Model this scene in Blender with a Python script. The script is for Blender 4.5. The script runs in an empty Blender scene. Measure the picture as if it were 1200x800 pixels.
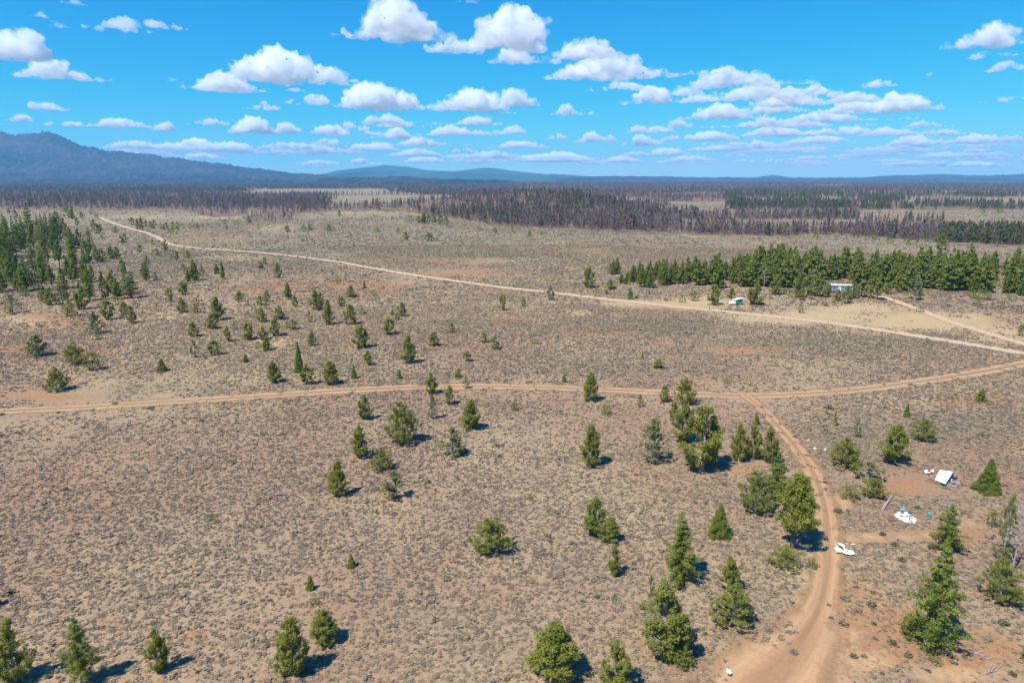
import bpy, math, random
import numpy as np
from mathutils import Vector, Matrix
R = math.radians
scene = bpy.context.scene
col = scene.collection
rng = np.random.default_rng(7)
random.seed(7)

# ------------------------------------------------------------------ camera
CAM_H, PITCH, F = 40.0, R(13.5), 800.0
cam_d = bpy.data.cameras.new('camera')
cam_d.sensor_width = 36; cam_d.lens = 24; cam_d.clip_start = 1; cam_d.clip_end = 400000
cam = bpy.data.objects.new('camera', cam_d); col.objects.link(cam)
cam.location = (0, 0, CAM_H); cam.rotation_euler = (R(90) - PITCH, 0, 0)
scene.camera = cam
# ------------------------------------------------------------------ sun + sky
SUN_EL, SUN_TO = R(57), R(42)                       # light runs towards right and away
L = Vector((math.cos(SUN_TO) * math.cos(SUN_EL), math.sin(SUN_TO) * math.cos(SUN_EL), -math.sin(SUN_EL)))
sun_d = bpy.data.lights.new('sun', 'SUN'); sun_d.energy = 5.0; sun_d.angle = R(0.53); sun_d.color = (1, 0.95, 0.87)
sun = bpy.data.objects.new('sun', sun_d); col.objects.link(sun)
sun.rotation_euler = (-L).to_track_quat('Z', 'Y').to_euler()
world = bpy.data.worlds.new('World'); scene.world = world; world.use_nodes = True
wn = world.node_tree.nodes; wl = world.node_tree.links
bg = wn['Background']; bg.inputs[1].default_value = 0.1
sky = wn.new('ShaderNodeTexSky'); sky.sky_type = 'NISHITA'; sky.sun_disc = False
sky.sun_elevation = SUN_EL; sky.sun_rotation = math.atan2(-L.x, -L.y) % (2 * math.pi)
sky.altitude = 1500; sky.air_density = 1.0; sky.dust_density = 0.3; sky.ozone_density = 2.0
# the photograph's deep clear blue: one tone curve per channel over the whole sky
sep = wn.new('ShaderNodeSeparateColor'); cmb = wn.new('ShaderNodeCombineColor'); wl.new(sky.outputs[0], sep.inputs[0])
for ch, (gain, power) in enumerate(((0.0072, 3.0), (0.86, 0.93), (3.70, 0.30))):
    lim = wn.new('ShaderNodeMath'); lim.operation = 'MINIMUM'; lim.inputs[1].default_value = 8.0; wl.new(sep.outputs[ch], lim.inputs[0])
    pw = wn.new('ShaderNodeMath'); pw.operation = 'POWER'; pw.inputs[1].default_value = power; wl.new(lim.outputs[0], pw.inputs[0])
    gn_ = wn.new('ShaderNodeMath'); gn_.operation = 'MULTIPLY'; gn_.inputs[1].default_value = gain; wl.new(pw.outputs[0], gn_.inputs[0])
    wl.new(gn_.outputs[0], cmb.inputs[ch])
wl.new(cmb.outputs[0], bg.inputs[0])
scene.view_settings.view_transform = 'Standard'; scene.view_settings.look = 'None'
scene.view_settings.exposure = 0.48; scene.view_settings.gamma = 1.0
scene.view_settings.use_curve_mapping = False
cy = scene.cycles
cy.use_denoising = True
try: cy.denoiser = 'OPENIMAGEDENOISE'
except Exception: pass
cy.max_bounces = 30; cy.diffuse_bounces = 3; cy.glossy_bounces = 2; cy.transmission_bounces = 4
cy.volume_bounces = 28; cy.transparent_max_bounces = 24
cy.use_adaptive_sampling = True; cy.adaptive_threshold = 0.01
cy.sample_clamp_indirect = 6

# ------------------------------------------------------------------ geometry helpers
CP, SP = math.cos(PITCH), math.sin(PITCH)
def ray(px, py):
    a = (px - 600) / F; b = (400 - py) / F
    return a, CP + b * SP, -SP + b * CP
def at(px, py, z=0.0):
    """the point of the level z that the photograph shows at px, py"""
    dx, dy, dz = ray(px, py)
    t = (z - CAM_H) / dz
    return Vector((dx * t, dy * t, z))
def project(x, y, z=0):
    zc = y * CP - (z - CAM_H) * SP
    yc = y * SP + (z - CAM_H) * CP
    return 600 + F * x / zc, 400 - F * yc / zc, zc

def vnoise(x, y, s, seed=0):
    """smooth value noise in world metres"""
    x = np.asarray(x, float) / s + seed * 17.13; y = np.asarray(y, float) / s + seed * 5.71
    xi = np.floor(x); yi = np.floor(y); fx = x - xi; fy = y - yi
    fx = fx * fx * (3 - 2 * fx); fy = fy * fy * (3 - 2 * fy)
    def h(a, b):
        v = np.sin(a * 127.1 + b * 311.7 + seed * 74.7) * 43758.5453
        return v - np.floor(v)
    return (h(xi, yi) * (1 - fx) + h(xi + 1, yi) * fx) * (1 - fy) + (h(xi, yi + 1) * (1 - fx) + h(xi + 1, yi + 1) * fx) * fy
def fnoise(x, y, s, seed=0, o=3):
    v = 0; a = 0.5; t = 0
    for i in range(o):
        v = v + a * vnoise(x, y, s / 2 ** i, seed + i); t += a; a *= 0.5
    return v / t
def sstep(a, b, x):
    t = np.clip((np.asarray(x, float) - a) / (b - a), 0, 1)
    return t * t * (3 - 2 * t)

def terrain(x, y):
    x = np.asarray(x, float); y = np.asarray(y, float)
    r = np.hypot(x, y)
    z = sstep(520, 1500, r) * (fnoise(x, y, 600, 3) - 0.5) * 9
    # the low wooded butte in the middle distance, steep on its right flank
    u = x - 40; v = y - 930
    side = np.where(u > 0, np.exp(-(u / 95) ** 2), np.exp(-(u / 190) ** 2))
    z = z + 20 * side * np.exp(-(v / 170) ** 2)
    return z

def raw_mesh(name, verts, quads=None, tris=None, mats=(), matidx=None, smooth=False, attr=None):
    me = bpy.data.meshes.new(name)
    verts = np.asarray(verts, np.float32)
    nq = 0 if quads is None else len(quads); nt = 0 if tris is None else len(tris)
    me.vertices.add(len(verts)); me.vertices.foreach_set('co', verts.ravel())
    loops = []
    if nq: loops.append(np.asarray(quads, np.int32).ravel())
    if nt: loops.append(np.asarray(tris, np.int32).ravel())
    li = np.concatenate(loops)
    me.loops.add(len(li)); me.loops.foreach_set('vertex_index', li)
    me.polygons.add(nq + nt)
    ls = np.concatenate([np.arange(nq) * 4, nq * 4 + np.arange(nt) * 3]).astype(np.int32)
    me.polygons.foreach_set('loop_start', ls)
    if matidx is not None: me.polygons.foreach_set('material_index', np.asarray(matidx, np.int32))
    if smooth: me.polygons.foreach_set('use_smooth', np.ones(nq + nt, bool))
    for m in mats: me.materials.append(m)
    if attr:
        for k, v in attr.items():
            v = np.asarray(v, np.float32)
            if v.ndim == 1:
                a = me.attributes.new(k, 'FLOAT', 'POINT'); a.data.foreach_set('value', v)
            else:
                a = me.attributes.new(k, 'FLOAT_COLOR', 'POINT'); a.data.foreach_set('color', v.ravel())
    me.update(calc_edges=True); me.validate()
    return me

def link(name, me, parent=None, loc=(0, 0, 0), rotz=0, scale=(1, 1, 1)):
    o = bpy.data.objects.new(name, me); col.objects.link(o)
    if parent: o.parent = parent
    o.location = loc; o.rotation_euler = (0, 0, rotz); o.scale = scale
    return o
def tag(o, label=None, cat=None, group=None, kind=None):
    if label: o['label'] = label
    if cat: o['category'] = cat
    if group: o['group'] = group
    if kind: o['kind'] = kind
    return o

class MB:
    """collects boxes, tubes and sheets, then links them as one mesh"""
    def __init__(s): s.v = []; s.f = []
    def add(s, v, f):
        n = len(s.v); s.v += [tuple(p) for p in v]; s.f += [tuple(i + n for i in q) for q in f]
    def box(s, c, d, rot=None):
        x, y, z = d[0] / 2, d[1] / 2, d[2] / 2
        v = [Vector((a * x, b * y, e * z)) for a in (-1, 1) for b in (-1, 1) for e in (-1, 1)]
        if rot is not None: v = [rot @ p for p in v]
        v = [p + Vector(c) for p in v]
        s.add(v, [(0, 1, 3, 2), (4, 6, 7, 5), (0, 4, 5, 1), (2, 3, 7, 6), (0, 2, 6, 4), (1, 5, 7, 3)])
    def tube(s, pts, rad, n=6, cap=True):
        vs = []; fs = []
        for i, p in enumerate(pts):
            p = Vector(p)
            d = Vector(pts[min(i + 1, len(pts) - 1)]) - Vector(pts[max(i - 1, 0)])
            q = d.to_track_quat('Z', 'Y')
            for k in range(n):
                a = 2 * math.pi * k / n
                vs.append(p + q @ Vector((math.cos(a) * rad[i], math.sin(a) * rad[i], 0)))
        for i in range(len(pts) - 1):
            for k in range(n):
                fs.append((i * n + k, i * n + (k + 1) % n, (i + 1) * n + (k + 1) % n, (i + 1) * n + k))
        if cap:
            fs.append(tuple(range(n - 1, -1, -1))); fs.append(tuple((len(pts) - 1) * n + k for k in range(n)))
        s.add(vs, fs)
    def mesh(s, name, mats, smooth=False):
        me = bpy.data.meshes.new(name); me.from_pydata(s.v, [], s.f)
        for m in (mats if isinstance(mats, (list, tuple)) else [mats]): me.materials.append(m)
        if smooth: me.polygons.foreach_set('use_smooth', np.ones(len(me.polygons), bool))
        me.update(); return me
    def build(s, name, mats, parent=None, smooth=False, **k):
        return link(name, s.mesh(name, mats, smooth), parent, **k)

# ------------------------------------------------------------------ material helpers
def new_mat(name):
    m = bpy.data.materials.new(name); m.use_nodes = True
    return m, m.node_tree.nodes, m.node_tree.links, m.node_tree.nodes['Principled BSDF']
def N(nt, kind, **k):
    n = nt.new(kind)
    for a, v in k.items(): setattr(n, a, v)
    return n
def mixc(ns, ls, fac, a, b, mode='MIX'):
    n = ns.new('ShaderNodeMix'); n.data_type = 'RGBA'; n.blend_type = mode
    for sock, v in ((n.inputs[0], fac), (n.inputs[6], a), (n.inputs[7], b)):
        if hasattr(v, 'is_output'): ls.new(v, sock)
        elif isinstance(v, (int, float)): sock.default_value = v
        else: sock.default_value = (*v, 1)
    return n.outputs[2]
def mth(ns, ls, op, a, b=0.0, c=None, clamp=False):
    n = ns.new('ShaderNodeMath'); n.operation = op; n.use_clamp = clamp
    for i, v in enumerate((a, b, c)):
        if v is None: continue
        if hasattr(v, 'is_output'): ls.new(v, n.inputs[i])
        else: n.inputs[i].default_value = v
    return n.outputs[0]
def ramp(ns, ls, fac, lo, hi, interp='LINEAR'):
    n = ns.new('ShaderNodeMapRange'); n.interpolation_type = 'SMOOTHSTEP' if interp == 'S' else 'LINEAR'
    ls.new(fac, n.inputs[0]); n.inputs[1].default_value = lo; n.inputs[2].default_value = hi
    return n.outputs[0]
def noise(ns, ls, vec, scale, detail=4, rough=0.55, dist=0.0):
    n = ns.new('ShaderNodeTexNoise'); n.inputs['Scale'].default_value = scale
    n.inputs['Detail'].default_value = detail; n.inputs['Roughness'].default_value = rough
    n.inputs['Distortion'].default_value = dist
    if vec is not None: ls.new(vec, n.inputs['Vector'])
    return n.outputs[0]
def plain(name, c, rough=0.7, var=0.15, scale=6.0, metal=0.0):
    m, ns, ls, p = new_mat(name)
    tc = ns.new('ShaderNodeTexCoord')
    f = noise(ns, ls, tc.outputs['Object'], scale)
    cc = mixc(ns, ls, ramp(ns, ls, f, 0.35, 0.65), tuple(x * (1 - var) for x in c), tuple(min(1, x * (1 + var)) for x in c))
    ls.new(cc, p.inputs['Base Color']); p.inputs['Roughness'].default_value = rough; p.inputs['Metallic'].default_value = metal
    return m
def foliage(name, cols, transl=0.25):
    """leaf colour: varies from leaf to leaf (tint) and from tree to tree"""
    m, ns, ls, p = new_mat(name)
    a = N(ns, 'ShaderNodeAttribute', attribute_name='tint')
    oi = ns.new('ShaderNodeObjectInfo')
    c1 = mixc(ns, ls, a.outputs['Fac'], cols[0], cols[1])
    c2 = mixc(ns, ls, mth(ns, ls, 'MULTIPLY', mth(ns, ls, 'POWER', oi.outputs['Random'], 1.6), 0.85), c1, cols[2])
    p.inputs['Roughness'].default_value = 0.75
    p.inputs['Specular IOR Level'].default_value = 0.25
    ls.new(c2, p.inputs['Base Color'])
    t = ns.new('ShaderNodeBsdfTranslucent'); ls.new(c2, t.inputs['Color'])
    mx = ns.new('ShaderNodeMixShader'); mx.inputs[0].default_value = transl
    ls.new(p.outputs[0], mx.inputs[1]); ls.new(t.outputs[0], mx.inputs[2])
    ls.new(mx.outputs[0], ns['Material Output'].inputs['Surface'])
    return m

M = {}
M['juniper'] = foliage('juniper_foliage', [(0.14, 0.165, 0.024), (0.38, 0.385, 0.062), (0.25, 0.265, 0.06)], 0.45)
M['pine'] = foliage('pine_foliage', [(0.10, 0.15, 0.026), (0.30, 0.355, 0.054), (0.26, 0.275, 0.055)], 0.45)
M['greyjuniper'] = foliage('grey_juniper_foliage', [(0.14, 0.16, 0.05), (0.33, 0.335, 0.11), (0.20, 0.21, 0.08)], 0.35)
M['deadneedle'] = foliage('dead_needles', [(0.12, 0.065, 0.058), (0.28, 0.17, 0.145), (0.20, 0.15, 0.155)], 0.2)
M['fargreen'] = foliage('far_conifer_foliage', [(0.055, 0.08, 0.03), (0.15, 0.175, 0.055), (0.12, 0.12, 0.05)], 0.25)
M['bark'] = plain('bark', (0.17, 0.125, 0.10), 0.9, 0.3, 8)
M['greywood'] = plain('grey_dead_wood', (0.33, 0.30, 0.29), 0.9, 0.25, 9)
M['snagwood'] = plain('burned_wood', (0.23, 0.19, 0.20), 0.9, 0.35, 5)

# ------------------------------------------------------------------ ground zones
FRONT = np.array([(-400, 246), (0, 246), (150, 246), (300, 247), (350, 251), (400, 250), (470, 250), (500, 258), (560, 262), (600, 267),
                  (700, 270), (800, 274), (850, 275), (900, 276), (950, 276.5), (1000, 278), (1050, 280), (1100, 283), (1150, 288), (1200, 288), (1700, 288)], float)
OPEN = [  # clearings inside the wood, given by the ground they cover
    (285, 470, 221.6, 227.5), (385, 620, 228.0, 246.0), (712, 768, 233.2, 242), (765, 860, 237.5, 254), (790, 1010, 257.5, 270.5),
    (1000, 1112, 246, 259.0), (960, 1112, 264, 270), (1108, 1800, 246, 271), (850, 1000, 247, 253), (1060, 1800, 231.5, 240), (1090, 1160, 224, 227),
    (615, 645, 219.5, 222.5), (860, 990, 232, 237), (955, 1000, 216.7, 218.6), (846, 866, 219.2, 222)]
def forest_mask(x, y):
    px, py, zc = project(x, y)
    wob = (fnoise(x, y, 60, 11) - 0.5)
    scale = np.clip((py - 208) / 60, 0.02, 1.2)
    pyw = py + wob * 9 * scale; pxw = px + (fnoise(x, y, 90, 13) - 0.5) * 60
    yf = np.interp(px, FRONT[:, 0], FRONT[:, 1])
    m = (pyw < yf) & (y > 0)
    for x0, x1, y0, y1 in OPEN:
        m &= ~((pxw > x0) & (pxw < x1) & (pyw > y0) & (pyw < y1))
    m |= ((pxw - 255) / 30) ** 2 + ((pyw - 248) / 5.5) ** 2 < 1
    m |= ((pxw - 326) / 28) ** 2 + ((pyw - 253) / 7.5) ** 2 < 1
    return m

# roads: centre lines through points of the ground
ROADS = {
 'track': [(-160, 494), (0, 482), (100, 477), (200, 470.5), (300, 464.5), (400, 457.5), (480, 454), (560, 452.5), (640, 454), (720, 457), (800, 461), (870, 463.5), (940, 461.5), (1010, 456), (1070, 448), (1130, 439), (1200, 426), (1300, 405)],
 'gravel': [(1420, 455), (1300, 431), (1200, 414), (1100, 397.5), (1020, 385), (950, 375.5), (870, 367), (800, 360), (740, 353.5), (690, 348), (640, 342), (600, 338), (540, 330), (480, 321.5), (430, 313), (400, 307.5), (360, 302), (320, 297.5), (280, 294), (240, 291.5), (215, 289), (198, 286), (191, 281.5), (180, 276), (165, 271), (148, 266.5), (134, 262), (124, 258), (118, 255)],
 'spur': [(872, 462), (890, 476), (910, 497), (930, 520), (948, 545), (960, 570), (967, 600), (970, 640), (966, 690), (950, 735), (915, 780), (870, 820), (800, 880)],
 'drive': [(1032, 347), (1044, 351), (1075, 362), (1105, 373.5), (1140, 385), (1200, 403), (1290, 428)],
}
def smooth_line(pts, step=2.0):
    P = np.array([at(a, b)[:2] for a, b in pts])
    # Catmull-Rom through the ground points
    out = []
    for i in range(len(P) - 1):
        p0 = P[max(i - 1, 0)]; p1 = P[i]; p2 = P[i + 1]; p3 = P[min(i + 2, len(P) - 1)]
        n = max(2, int(np.hypot(*(p2 - p1)) / step))
        t = np.linspace(0, 1, n, endpoint=False)[:, None]
        out.append(0.5 * (2 * p1 + (p2 - p0) * t + (2 * p0 - 5 * p1 + 4 * p2 - p3) * t ** 2 + (3 * p1 - p0 - 3 * p2 + p3) * t ** 3))
    out.append(P[-1:])
    return np.concatenate(out)
LINES = {k: smooth_line(v) for k, v in ROADS.items()}
WID = {'track': 4.6, 'gravel': 4.6, 'spur': 3.2, 'drive': 4.0}
def road_dist(x, y):
    """distance beyond the edge of the nearest road"""
    x = np.asarray(x, np.float32); y = np.asarray(y, np.float32)
    best = np.full(x.shape, 1e9, np.float32)
    for k, Ln in LINES.items():
        S = Ln[::2].astype(np.float32)
        lo = S.min(0) - 15; hi = S.max(0) + 15
        idx = np.where((x > lo[0]) & (x < hi[0]) & (y > lo[1]) & (y < hi[1]))[0]
        for c in range(0, len(idx), 20000):
            j = idx[c:c + 20000]
            d = np.sqrt(((x[j][:, None] - S[None, :, 0]) ** 2 + (y[j][:, None] - S[None, :, 1]) ** 2).min(1)) - WID[k] / 2
            best[j] = np.minimum(best[j], d)
    return best
def blob(x, y, cx, cyy, rx, ry):
    """soft patch of ground centred on the place the photo shows at cx, cyy; radii in photo pixels there"""
    c = at(cx, cyy); ex = at(cx + rx, cyy); ey0 = at(cx, cyy - ry) if cyy - ry > 215 else at(cx, 215); ey1 = at(cx, cyy + ry)
    wx = abs(ex.x - c.x); wy = max(1.0, (ey0.y - ey1.y) / 2); mx = (ey0.y + ey1.y) / 2
    # the patch follows the line of sight's lean so that it stays where it is seen
    k = c.x / c.y
    u = (x - k * y) / wx; v = (y - mx) / wy
    return np.exp(-(u * u + v * v) ** 1.5)
def clip1(a): return np.clip(a, 0, 1)
STRAW = [(820, 355, 70, 9), (960, 372, 130, 9), (1090, 377, 110, 16), (1010, 362, 60, 8), (1180, 395, 60, 12), (740, 356, 40, 5), (680, 366, 20, 4), (320, 268, 30, 5),
         (170, 254, 60, 3), (250, 255, 40, 3), (420, 251, 40, 3), (820, 275, 30, 3), (280, 303, 45, 4), (45, 308, 40, 6), (30, 375, 40, 6), (320, 400, 30, 6),
         (200, 372, 20, 4), (870, 770, 40, 20)]
RED = [(1010, 630, 60, 6), (1120, 625, 90, 9), (1030, 740, 90, 50), (1150, 765, 70, 30), (920, 790, 60, 30), (1000, 690, 50, 25), (1060, 570, 40, 12), (1140, 470, 60, 9),
       (70, 372, 60, 6), (90, 378, 40, 5), (300, 340, 40, 4), (215, 312, 50, 3), (240, 280, 50, 4), (360, 335, 70, 6), (430, 335, 60, 6), (540, 320, 80, 4), (700, 293, 150, 5), (520, 305, 100, 4),
       (20, 410, 40, 6), (120, 412, 40, 6), (60, 465, 50, 6), (700, 390, 50, 5), (590, 375, 40, 4), (880, 410, 60, 5), (130, 730, 25, 8), (225, 745, 25, 8), (870, 552, 20, 5), (1185, 565, 25, 6), (1170, 690, 25, 15), (1050, 255, 70, 3), (880, 290, 60, 4)]
SAGE = [(760, 385, 170, 14), (950, 405, 170, 16), (480, 337, 50, 4), (560, 350, 70, 5), (530, 378, 60, 5), (640, 335, 80, 5), (250, 310, 90, 6), (180, 320, 60, 8), (400, 288, 90, 5), (560, 300, 90, 4), (650, 318, 60, 4),
        (60, 340, 60, 8), (1090, 342, 60, 3), (1150, 362, 60, 5), (760, 344, 60, 6), (1000, 520, 60, 40), (1130, 500, 80, 30), (1090, 590, 70, 10), (700, 430, 120, 10), (400, 430, 60, 10), (200, 455, 80, 8), (340, 310, 60, 4), (800, 315, 50, 4), (620, 270, 80, 3), (730, 262, 60, 3)]
BARE = [(930, 790, 80, 36), (965, 750, 46, 26), (890, 800, 50, 24), (1000, 775, 50, 14), (1010, 630, 35, 3.5), (1080, 628, 45, 4), (1120, 615, 25, 5), (1120, 790, 60, 10), (880, 466, 25, 4), (965, 665, 24, 40), (950, 720, 30, 30), (790, 358, 25, 3), (980, 590, 20, 10)]
def zones(x, y):
    z = []
    for lst in (STRAW, RED, SAGE, BARE):
        a = np.zeros(np.shape(x))
        for b in lst: a = np.maximum(a, blob(x, y, *b))
        z.append(a)
    return z

# ------------------------------------------------------------------ ground sheet
rr = np.concatenate([[0.0], np.geomspace(15, 480, 150), np.geomspace(490, 13400, 170)])
th = np.concatenate([np.linspace(R(-50), R(50), 301), np.linspace(R(50), R(310), 61)[1:-1]])
nr, nth = len(rr), len(th)
RR, TT = np.meshgrid(rr, th, indexing='ij')
gx = (RR * np.sin(TT)).ravel(); gy = (RR * np.cos(TT)).ravel()
gz = terrain(gx, gy)
zs, zr, zg, zb = zones(gx, gy)
fm = forest_mask(gx, gy).astype(float)
i, j = np.meshgrid(np.arange(nr - 1), np.arange(nth), indexing='ij')
a = i * nth + j; b = i * nth + (j + 1) % nth
quads = np.stack([a, b, b + nth, a + nth], -1).reshape(-1, 4)[:, ::-1]

def soil_nodes(ns, ls, road=False):
    geo = ns.new('ShaderNodeNewGeometry')
    return geo.outputs['Position']
m, ns, ls, p = new_mat('steppe_ground'); M['ground'] = m
pos = soil_nodes(ns, ls)
A1 = N(ns, 'ShaderNodeAttribute', attribute_name='zone'); A2 = N(ns, 'ShaderNodeAttribute', attribute_name='zone_b')
sepz = ns.new('ShaderNodeSeparateColor'); ls.new(A1.outputs['Color'], sepz.inputs[0])
sepb = ns.new('ShaderNodeSeparateColor'); ls.new(A2.outputs['Color'], sepb.inputs[0])
n_big = noise(ns, ls, pos, 0.018, 5, 0.6); n_mid = noise(ns, ls, pos, 0.09, 5, 0.6); n_fine = noise(ns, ls, pos, 1.6, 5, 0.65)
n_wob = mth(ns, ls, 'MULTIPLY_ADD', mth(ns, ls, 'ADD', n_mid, noise(ns, ls, pos, 0.45, 4, 0.7)), 1.5, -1.6)
c = mixc(ns, ls, ramp(ns, ls, n_big, 0.40, 0.58), (0.43, 0.285, 0.205), (0.50, 0.395, 0.265))
c = mixc(ns, ls, ramp(ns, ls, n_mid, 0.45, 0.70), c, (0.38, 0.29, 0.23))
def zmix(c, ch, color, amt):
    f = ramp(ns, ls, mth(ns, ls, 'ADD', ch, n_wob), 0.2, 0.8)
    return mixc(ns, ls, mth(ns, ls, 'MULTIPLY', f, amt), c, color)
n_far = noise(ns, ls, pos, 0.011, 5, 0.65); n_far2 = noise(ns, ls, pos, 0.02, 4, 0.6)
c = mixc(ns, ls, mth(ns, ls, 'MULTIPLY', mth(ns, ls, 'MULTIPLY', ramp(ns, ls, n_far, 0.40, 0.56), sepb.outputs[1]), 0.75), c, (0.37, 0.36, 0.25))
c = mixc(ns, ls, mth(ns, ls, 'MULTIPLY', mth(ns, ls, 'MULTIPLY', ramp(ns, ls, n_far2, 0.52, 0.66), sepb.outputs[1]), 0.6), c, (0.44, 0.29, 0.21))
c = zmix(c, sepz.outputs[2], (0.31, 0.285, 0.20), 0.6)
c = zmix(c, sepz.outputs[0], (0.62, 0.49, 0.30), 0.9)
c = zmix(c, sepz.outputs[1], (0.47, 0.265, 0.15), 0.85)
c = zmix(c, A1.outputs['Alpha'], (0.60, 0.41, 0.25), 0.92)
# brush too far off to be built bush by bush
vor = ns.new('ShaderNodeTexVoronoi'); vor.inputs['Scale'].default_value = 0.55; ls.new(pos, vor.inputs['Vector'])
n_b = noise(ns, ls, pos, 0.06, 4, 0.6)
bf = mth(ns, ls, 'MULTIPLY', ramp(ns, ls, vor.outputs['Distance'], 0.75, 0.30), ramp(ns, ls, n_b, 0.25, 0.50))
bf = mth(ns, ls, 'MULTIPLY', bf, sepb.outputs[1])
n_hue = noise(ns, ls, pos, 0.012, 3, 0.5)
brushc = mixc(ns, ls, ramp(ns, ls, n_hue, 0.4, 0.6), (0.27, 0.29, 0.20), (0.28, 0.23, 0.19))
c = mixc(ns, ls, mth(ns, ls, 'MULTIPLY', bf, 0.92), c, brushc)
c = mixc(ns, ls, sepb.outputs[0], c, mixc(ns, ls, ramp(ns, ls, n_mid, 0.4, 0.6), (0.17, 0.12, 0.105), (0.33, 0.25, 0.18)))
litter = ns.new('ShaderNodeTexVoronoi'); litter.inputs['Scale'].default_value = 2.6; ls.new(pos, litter.inputs['Vector'])
n_lit = noise(ns, ls, pos, 0.5, 4, 0.7)
c = mixc(ns, ls, mth(ns, ls, 'MULTIPLY', ramp(ns, ls, litter.outputs['Distance'], 0.42, 0.20), mth(ns, ls, 'MULTIPLY', ramp(ns, ls, n_lit, 0.42, 0.60), 0.75)), c, (0.26, 0.20, 0.155))
c = mixc(ns, ls, ramp(ns, ls, n_fine, 0.3, 0.75), mixc(ns, ls, 1.0, c, (0.78, 0.77, 0.76), 'MULTIPLY'), mixc(ns, ls, 1.0, c, (1.16, 1.16, 1.15), 'MULTIPLY'))
c = mixc(ns, ls, 1.0, c, (0.735, 0.69, 0.58), 'MULTIPLY')
ls.new(c, p.inputs['Base Color']); p.inputs['Roughness'].default_value = 0.95; p.inputs['Specular IOR Level'].default_value = 0.1
bmp = ns.new('ShaderNodeBump'); bmp.inputs['Strength'].default_value = 0.6; bmp.inputs['Distance'].default_value = 0.35
hh = mth(ns, ls, 'ADD', n_fine, mth(ns, ls, 'MULTIPLY', bf, 1.2))
ls.new(hh, bmp.inputs['Height']); ls.new(bmp.outputs[0], p.inputs['Normal'])
far = sstep(230, 420, np.hypot(gx, gy))
me = raw_mesh('ground', np.stack([gx, gy, gz], 1), quads, mats=[m], smooth=True,
              attr={'zone': np.stack([zs, zr, zg, zb], 1), 'zone_b': np.stack([fm, far, 0 * far, 0 * far + 1], 1)})
tag(link('ground', me), kind='structure')

# ------------------------------------------------------------------ roads
def road_mat(name, ca, cb, grass, edge_w=0.5):
    m, ns, ls, p = new_mat(name)
    uv = N(ns, 'ShaderNodeAttribute', attribute_name='across')       # -1..1 over the width
    geo = ns.new('ShaderNodeNewGeometry'); pos = geo.outputs['Position']
    n1 = noise(ns, ls, pos, 0.35, 5, 0.65); n2 = noise(ns, ls, pos, 2.5, 4, 0.6); n0 = noise(ns, ls, pos, 0.06, 3)
    au = mth(ns, ls, 'ABSOLUTE', uv.outputs['Fac'])
    al = N(ns, 'ShaderNodeAttribute', attribute_name='along')
    cv = ns.new('ShaderNodeCombineXYZ'); ls.new(mth(ns, ls, 'MULTIPLY', uv.outputs['Fac'], 7.0), cv.inputs[0]); ls.new(mth(ns, ls, 'MULTIPLY', al.outputs['Fac'], 0.09), cv.inputs[1])
    streak = noise(ns, ls, cv.outputs[0], 1.0, 4, 0.6)
    track = mth(ns, ls, 'SUBTRACT', 1.0, mth(ns, ls, 'MULTIPLY', mth(ns, ls, 'ABSOLUTE', mth(ns, ls, 'SUBTRACT', au, 0.40)), 3.6), clamp=True)
    c = mixc(ns, ls, mth(ns, ls, 'MULTIPLY_ADD', track, 0.6, mth(ns, ls, 'MULTIPLY', n1, 0.5)), ca, cb)
    c = mixc(ns, ls, ramp(ns, ls, n2, 0.3, 0.7), mixc(ns, ls, 1.0, c, (0.84, 0.83, 0.82), 'MULTIPLY'), c)
    c = mixc(ns, ls, ramp(ns, ls, streak, 0.35, 0.65), mixc(ns, ls, 1.0, c, (0.80, 0.77, 0.74), 'MULTIPLY'), c)
    c = mixc(ns, ls, 1.0, c, (0.88, 0.825, 0.76), 'MULTIPLY')
    ls.new(c, p.inputs['Base Color']); p.inputs['Roughness'].default_value = 0.95; p.inputs['Specular IOR Level'].default_value = 0.1
    bmp = ns.new('ShaderNodeBump'); bmp.inputs['Strength'].default_value = 0.5; bmp.inputs['Distance'].default_value = 0.12
    ls.new(mth(ns, ls, 'SUBTRACT', n2, mth(ns, ls, 'MULTIPLY', track, 0.8)), bmp.inputs['Height']); ls.new(bmp.outputs[0], p.inputs['Normal'])
    # worn ragged verge, tufts left standing between the ruts
    e = mth(ns, ls, 'ADD', au, mth(ns, ls, 'MULTIPLY_ADD', n1, 1.5, -0.75))
    e = mth(ns, ls, 'ADD', e, mth(ns, ls, 'MULTIPLY_ADD', n2, 0.5, -0.25))
    alpha = ramp(ns, ls, e, 0.92, 0.92 - edge_w)
    if grass:
        mid = mth(ns, ls, 'MULTIPLY', ramp(ns, ls, au, 0.20, 0.05), ramp(ns, ls, mth(ns, ls, 'ADD', n1, mth(ns, ls, 'MULTIPLY', n0, 0.6)), 0.58, 0.80))
        alpha = mth(ns, ls, 'MULTIPLY', alpha, mth(ns, ls, 'SUBTRACT', 1.0, mth(ns, ls, 'MULTIPLY', mid, grass)))
    ls.new(alpha, p.inputs['Alpha'])
    return m
RM = {'track': road_mat('packed_tan_soil', (0.46, 0.31, 0.185), (0.62, 0.44, 0.27), 0.8), 'gravel': road_mat('pale_gravel', (0.60, 0.47, 0.32), (0.74, 0.59, 0.42), 0.0),
      'spur': road_mat('orange_soil', (0.47, 0.295, 0.165), (0.60, 0.40, 0.235), 0.25), 'drive': road_mat('pale_dust', (0.60, 0.46, 0.30), (0.72, 0.57, 0.40), 0.0)}
NAMES = {'track': 'dirt_track', 'gravel': 'gravel_road', 'spur': 'rutted_dirt_road', 'drive': 'dusty_drive'}
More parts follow.
